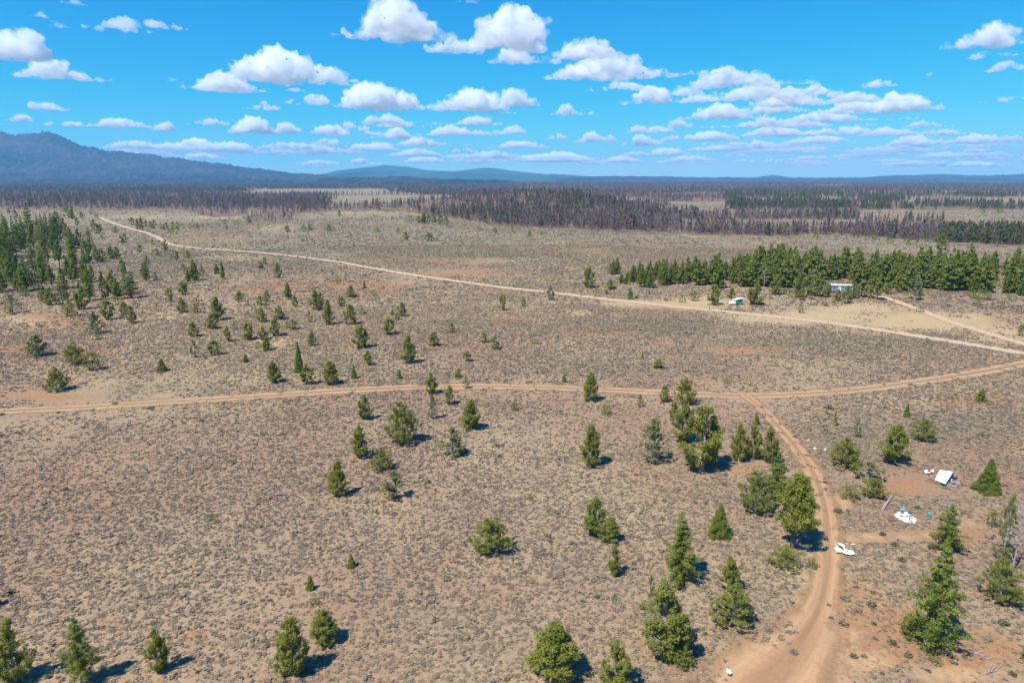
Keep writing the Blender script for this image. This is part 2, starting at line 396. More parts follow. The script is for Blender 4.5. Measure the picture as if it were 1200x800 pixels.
for q, (k, Ln) in enumerate(LINES.items()):
    t = np.gradient(Ln, axis=0); t /= np.linalg.norm(t, axis=1)[:, None]
    nrm = np.stack([-t[:, 1], t[:, 0]], 1)
    us = np.array([-1, -0.6, -0.2, 0.2, 0.6, 1])
    wv = WID[k] * (1 + 0.25 * (fnoise(Ln[:, 0], Ln[:, 1], 25, 5) - 0.5)) * 1.25
    if k == 'spur':
        pyl = project(Ln[:, 0], Ln[:, 1])[1]; wv = wv * (1 + 1.9 * sstep(690, 800, pyl)) * (0.8 + 0.2 * sstep(465, 560, pyl))
    P = Ln[:, None, :] + nrm[:, None, :] * (us[None, :, None] * wv[:, None, None] / 2)
    zz = terrain(P[..., 0], P[..., 1]) + 0.02 + 0.006 * q + 0.00008 * np.hypot(P[..., 0], P[..., 1])
    V = np.concatenate([P, zz[..., None]], 2).reshape(-1, 3)
    n = len(Ln); ii, jj = np.meshgrid(np.arange(n - 1), np.arange(5), indexing='ij')
    a = ii * 6 + jj
    Q = np.stack([a, a + 6, a + 7, a + 1], -1).reshape(-1, 4)
    me = raw_mesh(NAMES[k], V, Q[:, ::-1], mats=[RM[k]], smooth=True, attr={'across': np.tile(us, n), 'along': np.repeat(np.arange(n) * 2.0, 6)})
    tag(link(NAMES[k], me), kind='structure')

# ------------------------------------------------------------------ mountains
def mountain(name, prof, d0, dpk, d1, mat, jag=10, seed=0, rugged=0.25, nx=420, ny=90, base=0.0, clump=40):
    prof = np.array(prof, float)
    pxs = np.linspace(prof[0, 0], prof[-1, 0], nx)
    hp = np.interp(pxs, prof[:, 0], prof[:, 1])
    ds = np.concatenate([np.linspace(d0, dpk, int(ny * .75), endpoint=False), np.linspace(dpk, d1, int(ny * .25) + 1)])
    PX, D = np.meshgrid(pxs, ds, indexing='ij')
    X = (PX - 600) / F * D; Y = D
    top = np.interp(PX, prof[:, 0], (208 - prof[:, 1]) / F * dpk * 0.98 + CAM_H)
    u = np.where(D < dpk, (D - d0) / (dpk - d0), 1 - (D - dpk) / (d1 - dpk))
    u = np.clip(u, 0, 1)
    n1 = fnoise(X, Y, dpk * 0.16, seed + 30, 4)
    ridge = 1 - np.abs(2 * n1 - 1)
    shape = u ** 0.9
    Z = top * shape * (1 - rugged * ridge * np.sin(np.pi * np.clip(u, 0, 1) ** 0.8) * 1.6)
    Z = Z + jag * (rng.random(Z.shape) - 0.5) * np.clip(u * 6, 0, 1) + jag * 1.2 * (vnoise(X, Y, clump, seed + 50) - 0.5) * np.clip(u * 6, 0, 1)
    Z = Z + base - 6 * (u <= 0)
    V = np.stack([X, Y, Z], -1).reshape(-1, 3)
    n_y = len(ds); ii, jj = np.meshgrid(np.arange(nx - 1), np.arange(n_y - 1), indexing='ij')
    a = ii * n_y + jj
    Q = np.stack([a, a + n_y, a + n_y + 1, a + 1], -1).reshape(-1, 4)
    me = raw_mesh(name, V, Q, mats=[mat], smooth=False)
    return tag(link(name, me), kind='structure')
def hill_mat(name, c1, c2, c3, s):
    m, ns, ls, p = new_mat(name)
    geo = ns.new('ShaderNodeNewGeometry'); pos = geo.outputs['Position']
    a = noise(ns, ls, pos, s, 6, 0.65); b = noise(ns, ls, pos, s * 9, 4, 0.6)
    c = mixc(ns, ls, ramp(ns, ls, a, 0.40, 0.62), c1, c2)
    c = mixc(ns, ls, ramp(ns, ls, b, 0.52, 0.75), c, c3)
    ls.new(c, p.inputs['Base Color']); p.inputs['Roughness'].default_value = 1; p.inputs['Specular IOR Level'].default_value = 0.0
    return m
M['hill'] = hill_mat('wooded_slope', (0.008, 0.024, 0.028), (0.045, 0.040, 0.056), (0.11, 0.085, 0.10), 0.0020)  # woods and burns, with some blue of distant haze put into the colours
M['hill2'] = hill_mat('far_wooded_slope', (0.02, 0.06, 0.05), (0.03, 0.08, 0.06), (0.04, 0.09, 0.06), 0.0006)
mountain('mountain', [(-420, 190), (-300, 176), (-180, 165), (-80, 158), (0, 155), (22, 157), (42, 160.5), (58, 160), (72, 157.5), (82, 158), (95, 163), (110, 170), (140, 178), (170, 180), (200, 184), (250, 190), (300, 197), (350, 203), (400, 206.5), (450, 208.5)],
         4300, 7000, 9500, M['hill'], 16, 1, 0.5, 620, 120, clump=60)
mountain('foothill', [(380, 208), (430, 207.5), (455, 206.2), (470, 206.0), (490, 207.4), (520, 209), (560, 210), (600, 211)], 3500, 4300, 5200, M['hill'], 8, 2, 0.1, 160, 40, base=-4)
mountain('far_mountain', [(340, 208), (375, 206), (400, 200.5), (430, 197), (455, 194), (480, 196), (505, 200), (530, 201.5), (555, 198.5), (568, 197), (580, 197.5), (600, 200.5), (640, 204.5), (680, 206.5), (740, 208)], 8600, 11400, 13300, M['hill2'], 4, 3, 0.25, 300, 60, clump=300)
mountain('far_ridge', [(440, 208), (480, 205.5), (500, 202.5), (522, 200.5), (540, 201.5), (570, 204), (620, 205.5), (645, 204.2), (665, 205), (690, 207), (760, 207), (820, 208.5)], 8200, 9800, 11800, M['hill2'], 4, 4, 0.15, 260, 50, clump=250)
mountain('low_hill', [(650, 209), (680, 207.5), (705, 206.6), (740, 206.6), (800, 207.6), (880, 208.2), (1000, 208.3), (1100, 208), (1400, 208)], 7000, 9000, 11500, M['hill'], 8, 5, 0.15, 200, 40, clump=120)
mountain('distant_peak', [(868, 209), (880, 207.6), (890, 205.9), (897, 205.3), (905, 206), (915, 207.8), (925, 209)], 11400, 12300, 13300, M['hill2'], 2, 6, 0.1, 80, 30)
mountain('mesa', [(985, 209), (1008, 207.8), (1022, 206.2), (1040, 205.3), (1090, 204.7), (1110, 205), (1142, 206.2), (1158, 205.4), (1180, 204.4), (1200, 204), (1300, 203), (1450, 206)], 7000, 9200, 12000, M['hill'], 7, 7, 0.15, 320, 50, clump=120)

# ------------------------------------------------------------------ tree prototypes (height 1, true proportions)
def leaves(cent, rad, per, leaf, r, flat=1.0, up=0.35, slim=1.0):
    n = len(cent) * per
    d = r.normal(size=(n, 3)); d /= np.linalg.norm(d, axis=1)[:, None]
    rr_ = np.repeat(rad, per) * r.random(n) ** 0.4
    c = np.repeat(cent, per, 0) + d * rr_[:, None] * np.array([1, 1, flat])
    c[:, 2] = np.maximum(c[:, 2], leaf * 0.4)
    nn = d * 0.9 + np.array([0, 0, up]) + r.normal(size=(n, 3)) * 0.45
    nn /= np.linalg.norm(nn, axis=1)[:, None]
    t = np.cross(nn, r.normal(size=(n, 3))); t /= np.linalg.norm(t, axis=1)[:, None]
    b_ = np.cross(nn, t)
    s = leaf * (0.55 + 0.8 * r.random(n))[:, None]
    k = (0.45 + 0.35 * r.random(n)[:, None]) * slim
    V = np.stack([c - t * s, c + b_ * s * k, c + t * s, c - b_ * s * k], 1).reshape(-1, 3)
    Q = np.arange(n * 4).reshape(n, 4)
    tint = np.clip(np.repeat(r.random(len(cent)) * 0.6, per) + r.random(n) * 0.5 - 0.05, 0, 1)
    return V, Q, np.repeat(tint, 4)
ASPECT = {'J': 0.66, 'P': 0.50, 'C': 0.62, 'B': 1.05, 'S': 0.75, 'U': 0.62, 'W': 1.4}
def crown_centres(style, n, r):
    """centres and radii of the foliage sprays, tree height 1, width ASPECT"""
    w = ASPECT[style] / 2
    C, Rd = [], []
    ph = r.random(4) * 6.28
    def lobes(t, z): return 1 + 0.22 * math.sin(2 * t + ph[0] + 3 * z) + 0.18 * math.sin(3 * t + ph[1] - 5 * z)
    if style == 'C':
        for i in range(n):
            u = r.random() ** 1.5; z = 0.04 + u * 0.94; t = r.random() * 6.283
            q = w * (1 - u) ** 0.85 * (0.40 + 0.62 * r.random() ** 0.6) * (1 + 0.16 * math.sin(5 * t + 9 * z) + 0.14 * math.sin(3 * t - 23 * z))
            C.append((q * math.cos(t), q * math.sin(t), z)); Rd.append((0.05 + 0.03 * r.random()) * (1 - 0.45 * u))
    elif style in 'JSBW':
        nb = {'J': 32, 'S': 21, 'B': 34, 'W': 24}[style]
        two = style in 'JS' and r.random() < 0.5
        tx, ty = w * 0.5 * math.cos(ph[2]), w * 0.5 * math.sin(ph[2]); tz = 0.6 + 0.3 * r.random()
        per = max(1, n // nb)
        for i in range(nb):
            u = (i + r.random()) / nb; t = i * 2.399 + r.normal() * 0.35
            if style in 'JS': e = (1 - u) ** 0.62 * min(1, 0.62 + 1.7 * u); z = 0.02 + 0.83 * u
            else: e = math.sqrt(max(0.02, 1 - u ** 2)) * min(1, 0.8 + u); z = 0.03 + 0.70 * u
            q = w * e * (0.62 + 0.5 * r.random()); ox = oy = 0.0; k = 1.0
            if two and i % 3 == 0: ox, oy, k = tx * (0.4 + 0.6 * u), ty * (0.4 + 0.6 * u), 0.5; z *= tz
            ln = (0.10 + 0.13 * r.random()) * (1.25 if i >= nb - 2 else 1)
            dens = r.uniform(0.55, 1.3)
            for s_ in range(max(1, int(per * dens))):
                g = r.random() ** 0.6; f = 0.22 + 0.78 * g; th_ = t + r.normal() * 0.22 / max(0.3, e)
                C.append((ox + k * q * f * math.cos(th_), oy + k * q * f * math.sin(th_), min(0.97, z + ln * (g ** 1.5) + r.normal() * 0.018)))
                Rd.append((0.036 + 0.026 * r.random()) * (1.0 if style != 'W' else 1.4) * (0.85 if style == 'S' else 1.0))
        for s_ in range(max(2, per // 2)):                    # leading shoot
            zz_ = r.uniform(0.7, 0.97) if style in 'JS' else r.uniform(0.6, 0.95)
            C.append((r.normal() * 0.018, r.normal() * 0.018, zz_)); Rd.append(0.03 + 0.02 * r.random())
    elif style == 'U':
        nb = 20; per = max(1, n // nb)
        for i in range(nb):
            u = (i + r.random()) / nb; t = i * 2.399 + r.normal() * 0.4
            e = (1 - u) ** 0.7 * min(1, 0.62 + 1.6 * u); q = w * e * (0.5 + 0.7 * r.random()); z = 0.20 + 0.64 * u
            ln = 0.08 + 0.12 * r.random()
            for s_ in range(max(1, int(per * r.uniform(0.5, 1.1)))):
                g = r.random() ** 0.6; f = 0.3 + 0.7 * g; th_ = t + r.normal() * 0.2 / max(0.3, e)
                C.append((q * f * math.cos(th_), q * f * math.sin(th_), min(0.97, z + ln * g + r.normal() * 0.02))); Rd.append(0.036 + 0.026 * r.random())
    else:  # pine: whorls of boughs
        lv = 12; z0 = 0.08 + 0.1 * r.random()
        for l in range(lv):
            u = l / (lv - 1); z = z0 + (1 - z0) * u ** 0.92 * 0.985
            nb = int(r.integers(4, 7)) if u < 0.9 else 2
            a0 = r.random() * 6.28
            for bnum in range(nb):
                t = a0 + bnum * 6.283 / nb + r.normal() * 0.25
                ln = w * ((1 - u) ** 0.8 * min(1, 0.75 + u * 1.2)) * (0.55 + 0.6 * r.random())
                m_ = max(1, int(round(ln / 0.05)))
                for s in range(m_):
                    g = (s + 0.7) / m_
                    C.append((ln * g * math.cos(t), ln * g * math.sin(t), min(0.985, z + 0.05 * ln / w * g * g - 0.03 * g * (1 - u) + r.normal() * 0.008)))
                    Rd.append(0.026 + 0.020 * (1 - u) + 0.014 * r.random())
        C = np.array(C); Rd = np.array(Rd)
        if len(C) > n:
            k = r.permutation(len(C))[:n]; C = C[k]; Rd = Rd[k] * (len(Rd) and 1.0)
        return C, Rd
    return np.array(C), np.array(Rd)
LOD = {'hi': dict(n=340, per=50, leaf=0.0140), 'mid': dict(n=140, per=18, leaf=0.031), 'lo': dict(n=64, per=8, leaf=0.062)}
def tree_proto(style, lod, seed):
    r = np.random.default_rng(seed); q = LOD[lod]
    n = q['n']
    if style == 'S': n = int(n * 0.6)
    if style == 'C': n = int(n * 1.5)
    if style == 'P': n = int(n * 1.5)
    C, Rd = crown_centres(style, n, r)
    rad_ = np.percentile(np.hypot(C[:, 0], C[:, 1]) + Rd * 0.7, 96)
    C[:, :2] *= ASPECT[style] / 2 / rad_; C[:, 2] *= 0.985 / np.percentile(C[:, 2] + Rd * 0.7, 99.5)
    if lod == 'lo': Rd = Rd * 1.35
    if lod == 'mid': Rd = Rd * 1.1
    V, Q, tint = leaves(C, Rd, int(q['per'] * (1.3 if style in 'PC' and lod == 'hi' else 1)), q['leaf'], r, 0.75 if style == 'P' else 1.1, up=0.75, slim=0.6 if style in 'PC' and lod == 'hi' else 1.0)
    fm_ = M['pine'] if style in 'PC' else M['greyjuniper'] if style == 'S' else M['juniper']
    crown = raw_mesh('crown', V, Q, mats=[fm_], attr={'tint': tint})
    mb = MB()
    bw = {'P': 0.017, 'U': 0.024}.get(style, 0.022)
    top = {'B': 0.75, 'W': 0.6}.get(style, 0.93)
    bend = r.normal(size=2) * 0.015
    tp = [(bend[0] * math.sin(3 * s), bend[1] * math.sin(2.5 * s), -0.02 + s * top) for s in np.linspace(0, 1, 5 if lod != 'lo' else 3)]
    mb.tube(tp, [bw * (1 - 0.8 * s) * (1.35 if s == 0 else 1) for s in np.linspace(0, 1, len(tp))], 6 if lod == 'hi' else 4)
    nl = {'hi': 46, 'mid': 16, 'lo': 3}[lod] * (2 if style == 'S' and lod != 'lo' else 1)
    idx = r.permutation(len(C))[:nl]
    for ci in idx:
        e = Vector(C[ci]); z0 = max(0.03, e.z * (0.72 if style != 'P' else 1.0) - 0.05)
        s0 = Vector((bend[0], bend[1], z0)); md = s0.lerp(e, 0.55) + Vector((0, 0, 0.02))
        mb.tube([s0, md, e * 1.04 if style == 'S' else e], [bw * 0.32, bw * 0.2, bw * 0.09], 3, cap=False)
    trunk = mb.mesh('trunk', M['bark'] if style in 'PCU' else M['greywood'])
    return crown, trunk
PROTO = {}
def proto(style, lod, k):
    key = (style, lod, k)
    if key not in PROTO:
        c, t = tree_proto(style, lod, hash((ord(style), len(lod) + ord(lod[0]), k)) % 100000)
        PROTO[key] = (c, t, None)
    return PROTO[key]
NVAR = {'hi': {'J': 11, 'P': 6, 'B': 7, 'C': 3, 'S': 4, 'U': 2, 'W': 2}, 'mid': {'J': 7, 'P': 6, 'B': 4, 'C': 3, 'S': 3, 'U': 2, 'W': 2}, 'lo': {'J': 5, 'P': 5, 'B': 4, 'C': 3, 'S': 2, 'U': 2, 'W': 2}}
KINDNAME = {'J': ('juniper_tree', 'juniper'), 'B': ('juniper_tree', 'juniper'), 'S': ('juniper_tree', 'juniper'), 'W': ('juniper_tree', 'juniper'),
            'P': ('pine_tree', 'pine tree'), 'C': ('pine_tree', 'pine tree'), 'U': ('pine_tree', 'pine tree')}
counter = {}
TREES = []            # every placed tree, labelled further down
def plant(px, py, h, w, style, label=None, group=None):
    """a tree whose foot the photo shows at px, py and that looks h by w pixels"""
    P = at(px, py)
    zc = project(P.x, P.y)[2]
    wm = w * zc / F
    away = Vector((P.x, P.y, 0)).normalized()
    if style != 'U': P = P + away * wm * 0.33
    P.z = float(terrain(P.x, P.y))
    yc = P.y * SP + (P.z - CAM_H) * CP; zc = P.y * CP - (P.z - CAM_H) * SP
    k = (400 - (py - h)) / F
    H = (k * zc - yc) / (CP + k * SP)
    H = max(H, 0.4 * wm)
    return plant_at(P, H, wm, style, h, px, py, w, label, group)
def plant_at(P, H, wm, style, hpx, px, py, w, label=None, group=None, lod=None):
    lod = lod or ('hi' if hpx >= 27 else 'mid' if hpx >= 13 else 'lo')
    ck = (style, lod); counter[ck] = counter.get(ck, 0) + 1
    c, t, jn = proto(style, lod, counter[ck] % NVAR[lod][style])
    nm, cat = KINDNAME[style]
    sx = wm / ASPECT[style]; rz = random.random() * 6.283
    if True:
        o = bpy.data.objects.new(nm, None); col.objects.link(o)
        o.empty_display_size = 0.3
        o.location = P; o.rotation_euler = (0, 0, rz); o.scale = (sx, sx, H)
        link('trunk', t, o); link('crown', c, o)
    tag(o, label, cat, group)
    TREES.append(dict(o=o, px=px, py=py, h=hpx, w=w, style=style, label=label))
    return o
# trees that stand near enough to be described one by one
NEAR = [
 (20, 806, 80, 42, 'J', 'tall green juniper cut off by the bottom left corner of the view'),
 (99, 808, 86, 40, 'P', 'tall narrow conifer at the bottom edge, second from the left corner'),
 (187, 792, 56, 30, 'J', 'upright juniper at the bottom edge, third from the left corner'),
 (-14, 716, 30, 26, 'B', 'juniper at the far left edge whose shadow reaches into view'),
 (345, 800, 78, 44, 'J', 'tall ragged juniper at the bottom edge, left one of a close pair'),
 (381, 760, 46, 34, 'J', 'juniper close behind the tall ragged one near the bottom edge, right one of the pair'),
 (575, 655, 49, 52, 'B', 'broad round juniper alone on the open brush below the middle'),
 (412, 666, 18, 11, 'C', 'small dark cone shaped sapling on open brush, farthest of three saplings in a line'),
 (364, 692, 18, 11, 'C', 'small yellow green sapling on open brush, middle of three saplings in a line'),
 (369, 711, 11, 14, 'B', 'low round green bush just in front of the yellow green sapling'),
 (253, 613, 9, 9, 'B', 'tiny lone green bush on the wide brush flat left of the middle'),
 (648, 810, 82, 66, 'J', 'large bright juniper cut by the bottom edge, left of the narrower one'),
 (720, 818, 68, 42, 'J', 'narrower bright juniper cut by the bottom edge, right of the large one'),
 (775, 784, 104, 70, 'J', 'tallest shaggy juniper in the lower middle with two broad lower lobes'),
 (800, 786, 30, 28, 'B', 'low bushy juniper at the right foot of the tallest shaggy juniper'),
 (762, 700, 28, 10, 'S', 'slender thin sapling just behind the tallest shaggy juniper'),
 (795, 690, 92, 52, 'P', 'tall full conifer with a dark shadow, left of the rutted road'),
 (842, 632, 42, 28, 'C', 'compact dense green conifer standing alone left of the rutted road'),
 (857, 741, 58, 58, 'B', 'wide rounded juniper beside the bare soil at the end of the rutted road'),
 (853, 692, 42, 26, 'U', 'thin umbrella topped tree on a bare stem behind the wide rounded juniper'),
 (697, 632, 50, 36, 'J', 'pale two lobed juniper above the small sapling in the lower middle'),
 (715, 639, 34, 26, 'J', 'dark right hand half of the juniper pair above the small sapling'),
 (720, 677, 38, 19, 'J', 'small upright sapling below the pale two lobed juniper'),
 (928, 642, 90, 52, 'U', 'tall leaning tree with a bare forked trunk at the left verge of the rutted road'),
 (941, 600, 42, 22, 'J', 'narrow juniper top behind the leaning tree beside the rutted road'),
 (884, 606, 56, 46, 'B', 'dense rounded juniper at the left of the roadside clump'),
 (908, 590, 62, 36, 'P', 'tall dark conifer in the middle of the roadside clump'),
 (918, 670, 28, 42, 'W', 'low sprawling juniper bush below the leaning tree'),
 (951, 668, 16, 18, 'W', 'small low bush at the road edge beside the fallen branches'),
 (822, 558, 84, 54, 'J', 'largest juniper of the centre clump, front and right of it'),
 (799, 522, 56, 32, 'J', 'juniper close behind the largest one of the centre clump'),
 (803, 476, 34, 30, 'B', 'round topped juniper at the far end of the centre clump by the dirt track'),
 (779, 472, 21, 14, 'J', 'small juniper left of the round topped one at the dirt track'),
 (790, 492, 22, 16, 'J', 'small juniper between the round topped one and the centre clump'),
 (765, 545, 55, 34, 'S', 'open crowned juniper just left of the centre clump'),
 (692, 549, 53, 29, 'J', 'evenly tapered juniper alone on the brush left of the centre clump'),
 (692, 472, 37, 19, 'J', 'slim dark juniper at the near edge of the dirt track'),
 (711, 487, 15, 16, 'W', 'low flat topped yellow bush just below the dirt track'),
 (750, 478, 17, 9, 'S', 'thin grey half dead sapling below the dirt track'),
 (865, 543, 47, 21, 'J', 'left most upright juniper of the row of three beside the road fork'),
 (881, 540, 43, 22, 'J', 'middle juniper of the row of three beside the road fork'),
 (900, 545, 46, 24, 'J', 'right most juniper of the row of three beside the road fork'),
 (886, 498, 12, 8, 'C', 'tiny dark cone sapling in the angle of the road fork'),
 (990, 553, 42, 38, 'B', 'rounded grey green juniper right of the rutted road'),
 (1048, 547, 50, 39, 'J', 'tall dark juniper with a low left skirt right of the rutted road'),
 (1081, 519, 30, 32, 'B', 'round twin topped juniper behind the tall dark one right of the road'),
 (1062, 489, 17, 8, 'C', 'slim dark sapling behind the round twin topped juniper'),
 (1039, 480, 10, 9, 'S', 'small sparse sapling left of the slim dark one'),
 (1149, 471, 16, 14, 'C', 'small dark conifer alone near the right edge below the track'),
 (1017, 566, 26, 34, 'S', 'sparse yellow green juniper between the grey green one and the low thicket'),
 (995, 588, 20, 26, 'W', 'low dark bush, left half of the thicket beside the rutted road'),
 (1022, 586, 27, 30, 'B', 'taller dark bush, right half of the thicket beside the rutted road'),
 (1003, 513, 22, 10, 'S', 'thin sparse sapling behind the rounded grey green juniper'),
 (978, 500, 20, 6, 'S', 'bare thin grey sapling beside the top of the rutted road'),
 (965, 506, 9, 8, 'S', 'short sparse sapling left of the bare thin grey one'),
 (1156, 579, 42, 30, 'C', 'dense bright green cone shaped pine near the right edge'),
 (1107, 652, 62, 41, 'P', 'tall pine beside the teal barrel'),
 (1090, 772, 134, 66, 'P', 'tallest pine in the lower right with a deep black shadow'),
 (1067, 752, 34, 30, 'B', 'bushy young pine at the left foot of the tallest pine'),
 (1090, 770, 24, 26, 'W', 'low green shrub at the front foot of the tallest pine'),
 (1097, 780, 10, 13, 'B', 'small yellow shrub in front of the tallest pine'),
 (1170, 713, 60, 50, 'B', 'broad loose juniper near the right edge below the dead tree'),
 (1174, 660, 82, 26, 'S', 'tall thin half dead juniper near the right edge'),
 (1162, 618, 20, 14, 'B', 'small bright bush left of the tall half dead juniper'),
 (1200, 775, 14, 12, 'B', 'small dark bush at the right edge near the bottom'),
 (472, 524, 54, 44, 'B', 'biggest rounded juniper left of centre on the brush flat'),
 (552, 506, 39, 27, 'J', 'two lobed juniper right of the biggest rounded one'),
 (530, 538, 38, 33, 'S', 'grey open juniper in front of the two lobed one'),
 (422, 539, 41, 23, 'J', 'juniper with a narrow spire above a wide foot, left of the biggest one'),
 (447, 554, 30, 31, 'B', 'short wide juniper in front of the biggest rounded one'),
 (463, 588, 38, 31, 'S', 'loose juniper in front of the short wide one'),
 (397, 584, 44, 25, 'J', 'pale upright juniper, front left of the group on the brush flat'),
 (428, 493, 31, 18, 'J', 'slim juniper between the dirt track and the biggest rounded one'),
 (505, 463, 27, 18, 'J', 'juniper standing on the far edge of the dirt track, mid left'),
 (507, 492, 32, 11, 'S', 'thin see through juniper below the track'),
 (527, 475, 24, 15, 'J', 'neat juniper on the near verge of the dirt track'),
 (546, 456, 17, 10, 'S', 'small grey sapling at the far verge of the track'),
 (537, 443, 11, 9, 'C', 'small green sapling just beyond the track beside the grey one'),
 (525, 442, 6, 7, 'B', 'tiny bush beyond the track left of the small green sapling'),
 (603, 482, 13, 10, 'B', 'small dark bush below the track, right of the neat juniper'),
 (67, 460, 31, 29, 'B', 'round juniper just beyond the dirt track at the left'),
 (88, 429, 29, 27, 'B', 'leaning round juniper, left one of a touching pair at the left'),
 (109, 435, 24, 24, 'B', 'smaller juniper, right one of the touching pair at the left'),
 (45, 419, 28, 30, 'S', 'spreading open juniper near the left edge'),
 (190, 436, 16, 13, 'C', 'small neat cone sapling alone beyond the track at the left'),
 (321, 450, 28, 18, 'J', 'left most of four junipers standing just beyond the track'),
 (351, 437, 37, 12, 'C', 'slim spire shaped juniper second of four beyond the track'),
 (361, 452, 26, 20, 'J', 'third of four junipers beyond the track, below the slim spire'),
 (388, 452, 30, 20, 'J', 'right most of four junipers standing just beyond the track'),
 (415, 444, 17, 8, 'C', 'thin little spire beyond the track, right of the four junipers'),
 (431, 429, 19, 12, 'J', 'small upright juniper behind the thin little spire'),
 (468, 444, 11, 8, 'C', 'very small cone sapling beyond the track, left of the grey sapling'),
 (479, 427, 35, 19, 'J', 'tall leafy juniper leaning left beyond the track'),
 (463, 422, 12, 9, 'S', 'thin shrub left of the tall leafy leaning juniper'),
 (547, 423, 12, 13, 'U', 'small round headed tree on a stem beyond the track'),
 (621, 586, 6, 8, 'B', 'tiny bush on the open flat above the broad round juniper'),
 (645, 352, 18, 14, 'S', 'ragged grey green juniper on the near verge of the gravel road'),
 (690, 338, 27, 16, 'J', 'dark ragged juniper beyond the gravel road, left of the pine grove'),
 (698, 348, 10, 11, 'B', 'round bush in front of the dark ragged juniper beyond the gravel road'),
 (938, 367, 12, 12, 'B', 'neat dark green round bush alone on the straw coloured clearing'),
 (1078, 366, 8, 11, 'B', 'small spiky bush on the clearing beside the dusty drive'),
 (1197, 394, 14, 12, 'B', 'dark bush at the right edge where the gravel road comes in'),
 (836, 358, 26, 19, 'J', 'bushy tree left of the teal trailer'),
 (857, 350, 14, 11, 'J', 'small tree directly behind the teal trailer'),
 (885, 358, 28, 21, 'J', 'full tree directly right of the teal trailer'),
 (864, 362, 5, 5, 'B', 'tiny bush in front of the teal trailer'),
 (813, 353, 13, 12, 'B', 'rounded bush on the clearing left of the bushy tree'),
 (799, 355, 10, 10, 'B', 'smaller rounded bush farther left on the clearing'),
 (908, 346, 22, 16, 'J', 'yellowish round tree at the edge of the grove'),
 (992, 356, 22, 13, 'J', 'tree standing in front of the white trailer home'),
 (971, 348, 16, 8, 'J', 'slim dark tree at the left end of the white trailer home'),
 (964, 349, 24, 14, 'J', 'full tree hiding the left corner of the white trailer home'),
 (1000, 350, 20, 12, 'J', 'tree between the white trailer home and the pale blue vehicle'),
 (982, 353, 15, 9, 'J', 'small tree in front of the middle of the white trailer home'),
 (980, 350, 6, 4, 'C', 'tiny yellow sapling in front of the white trailer home'),
 (1072, 352, 28, 19, 'S', 'shaggy open tree beside the start of the dusty drive'),
 (1150, 352, 14, 27, 'W', 'low wide pine spreading over the grey brush at the grove front'),
]
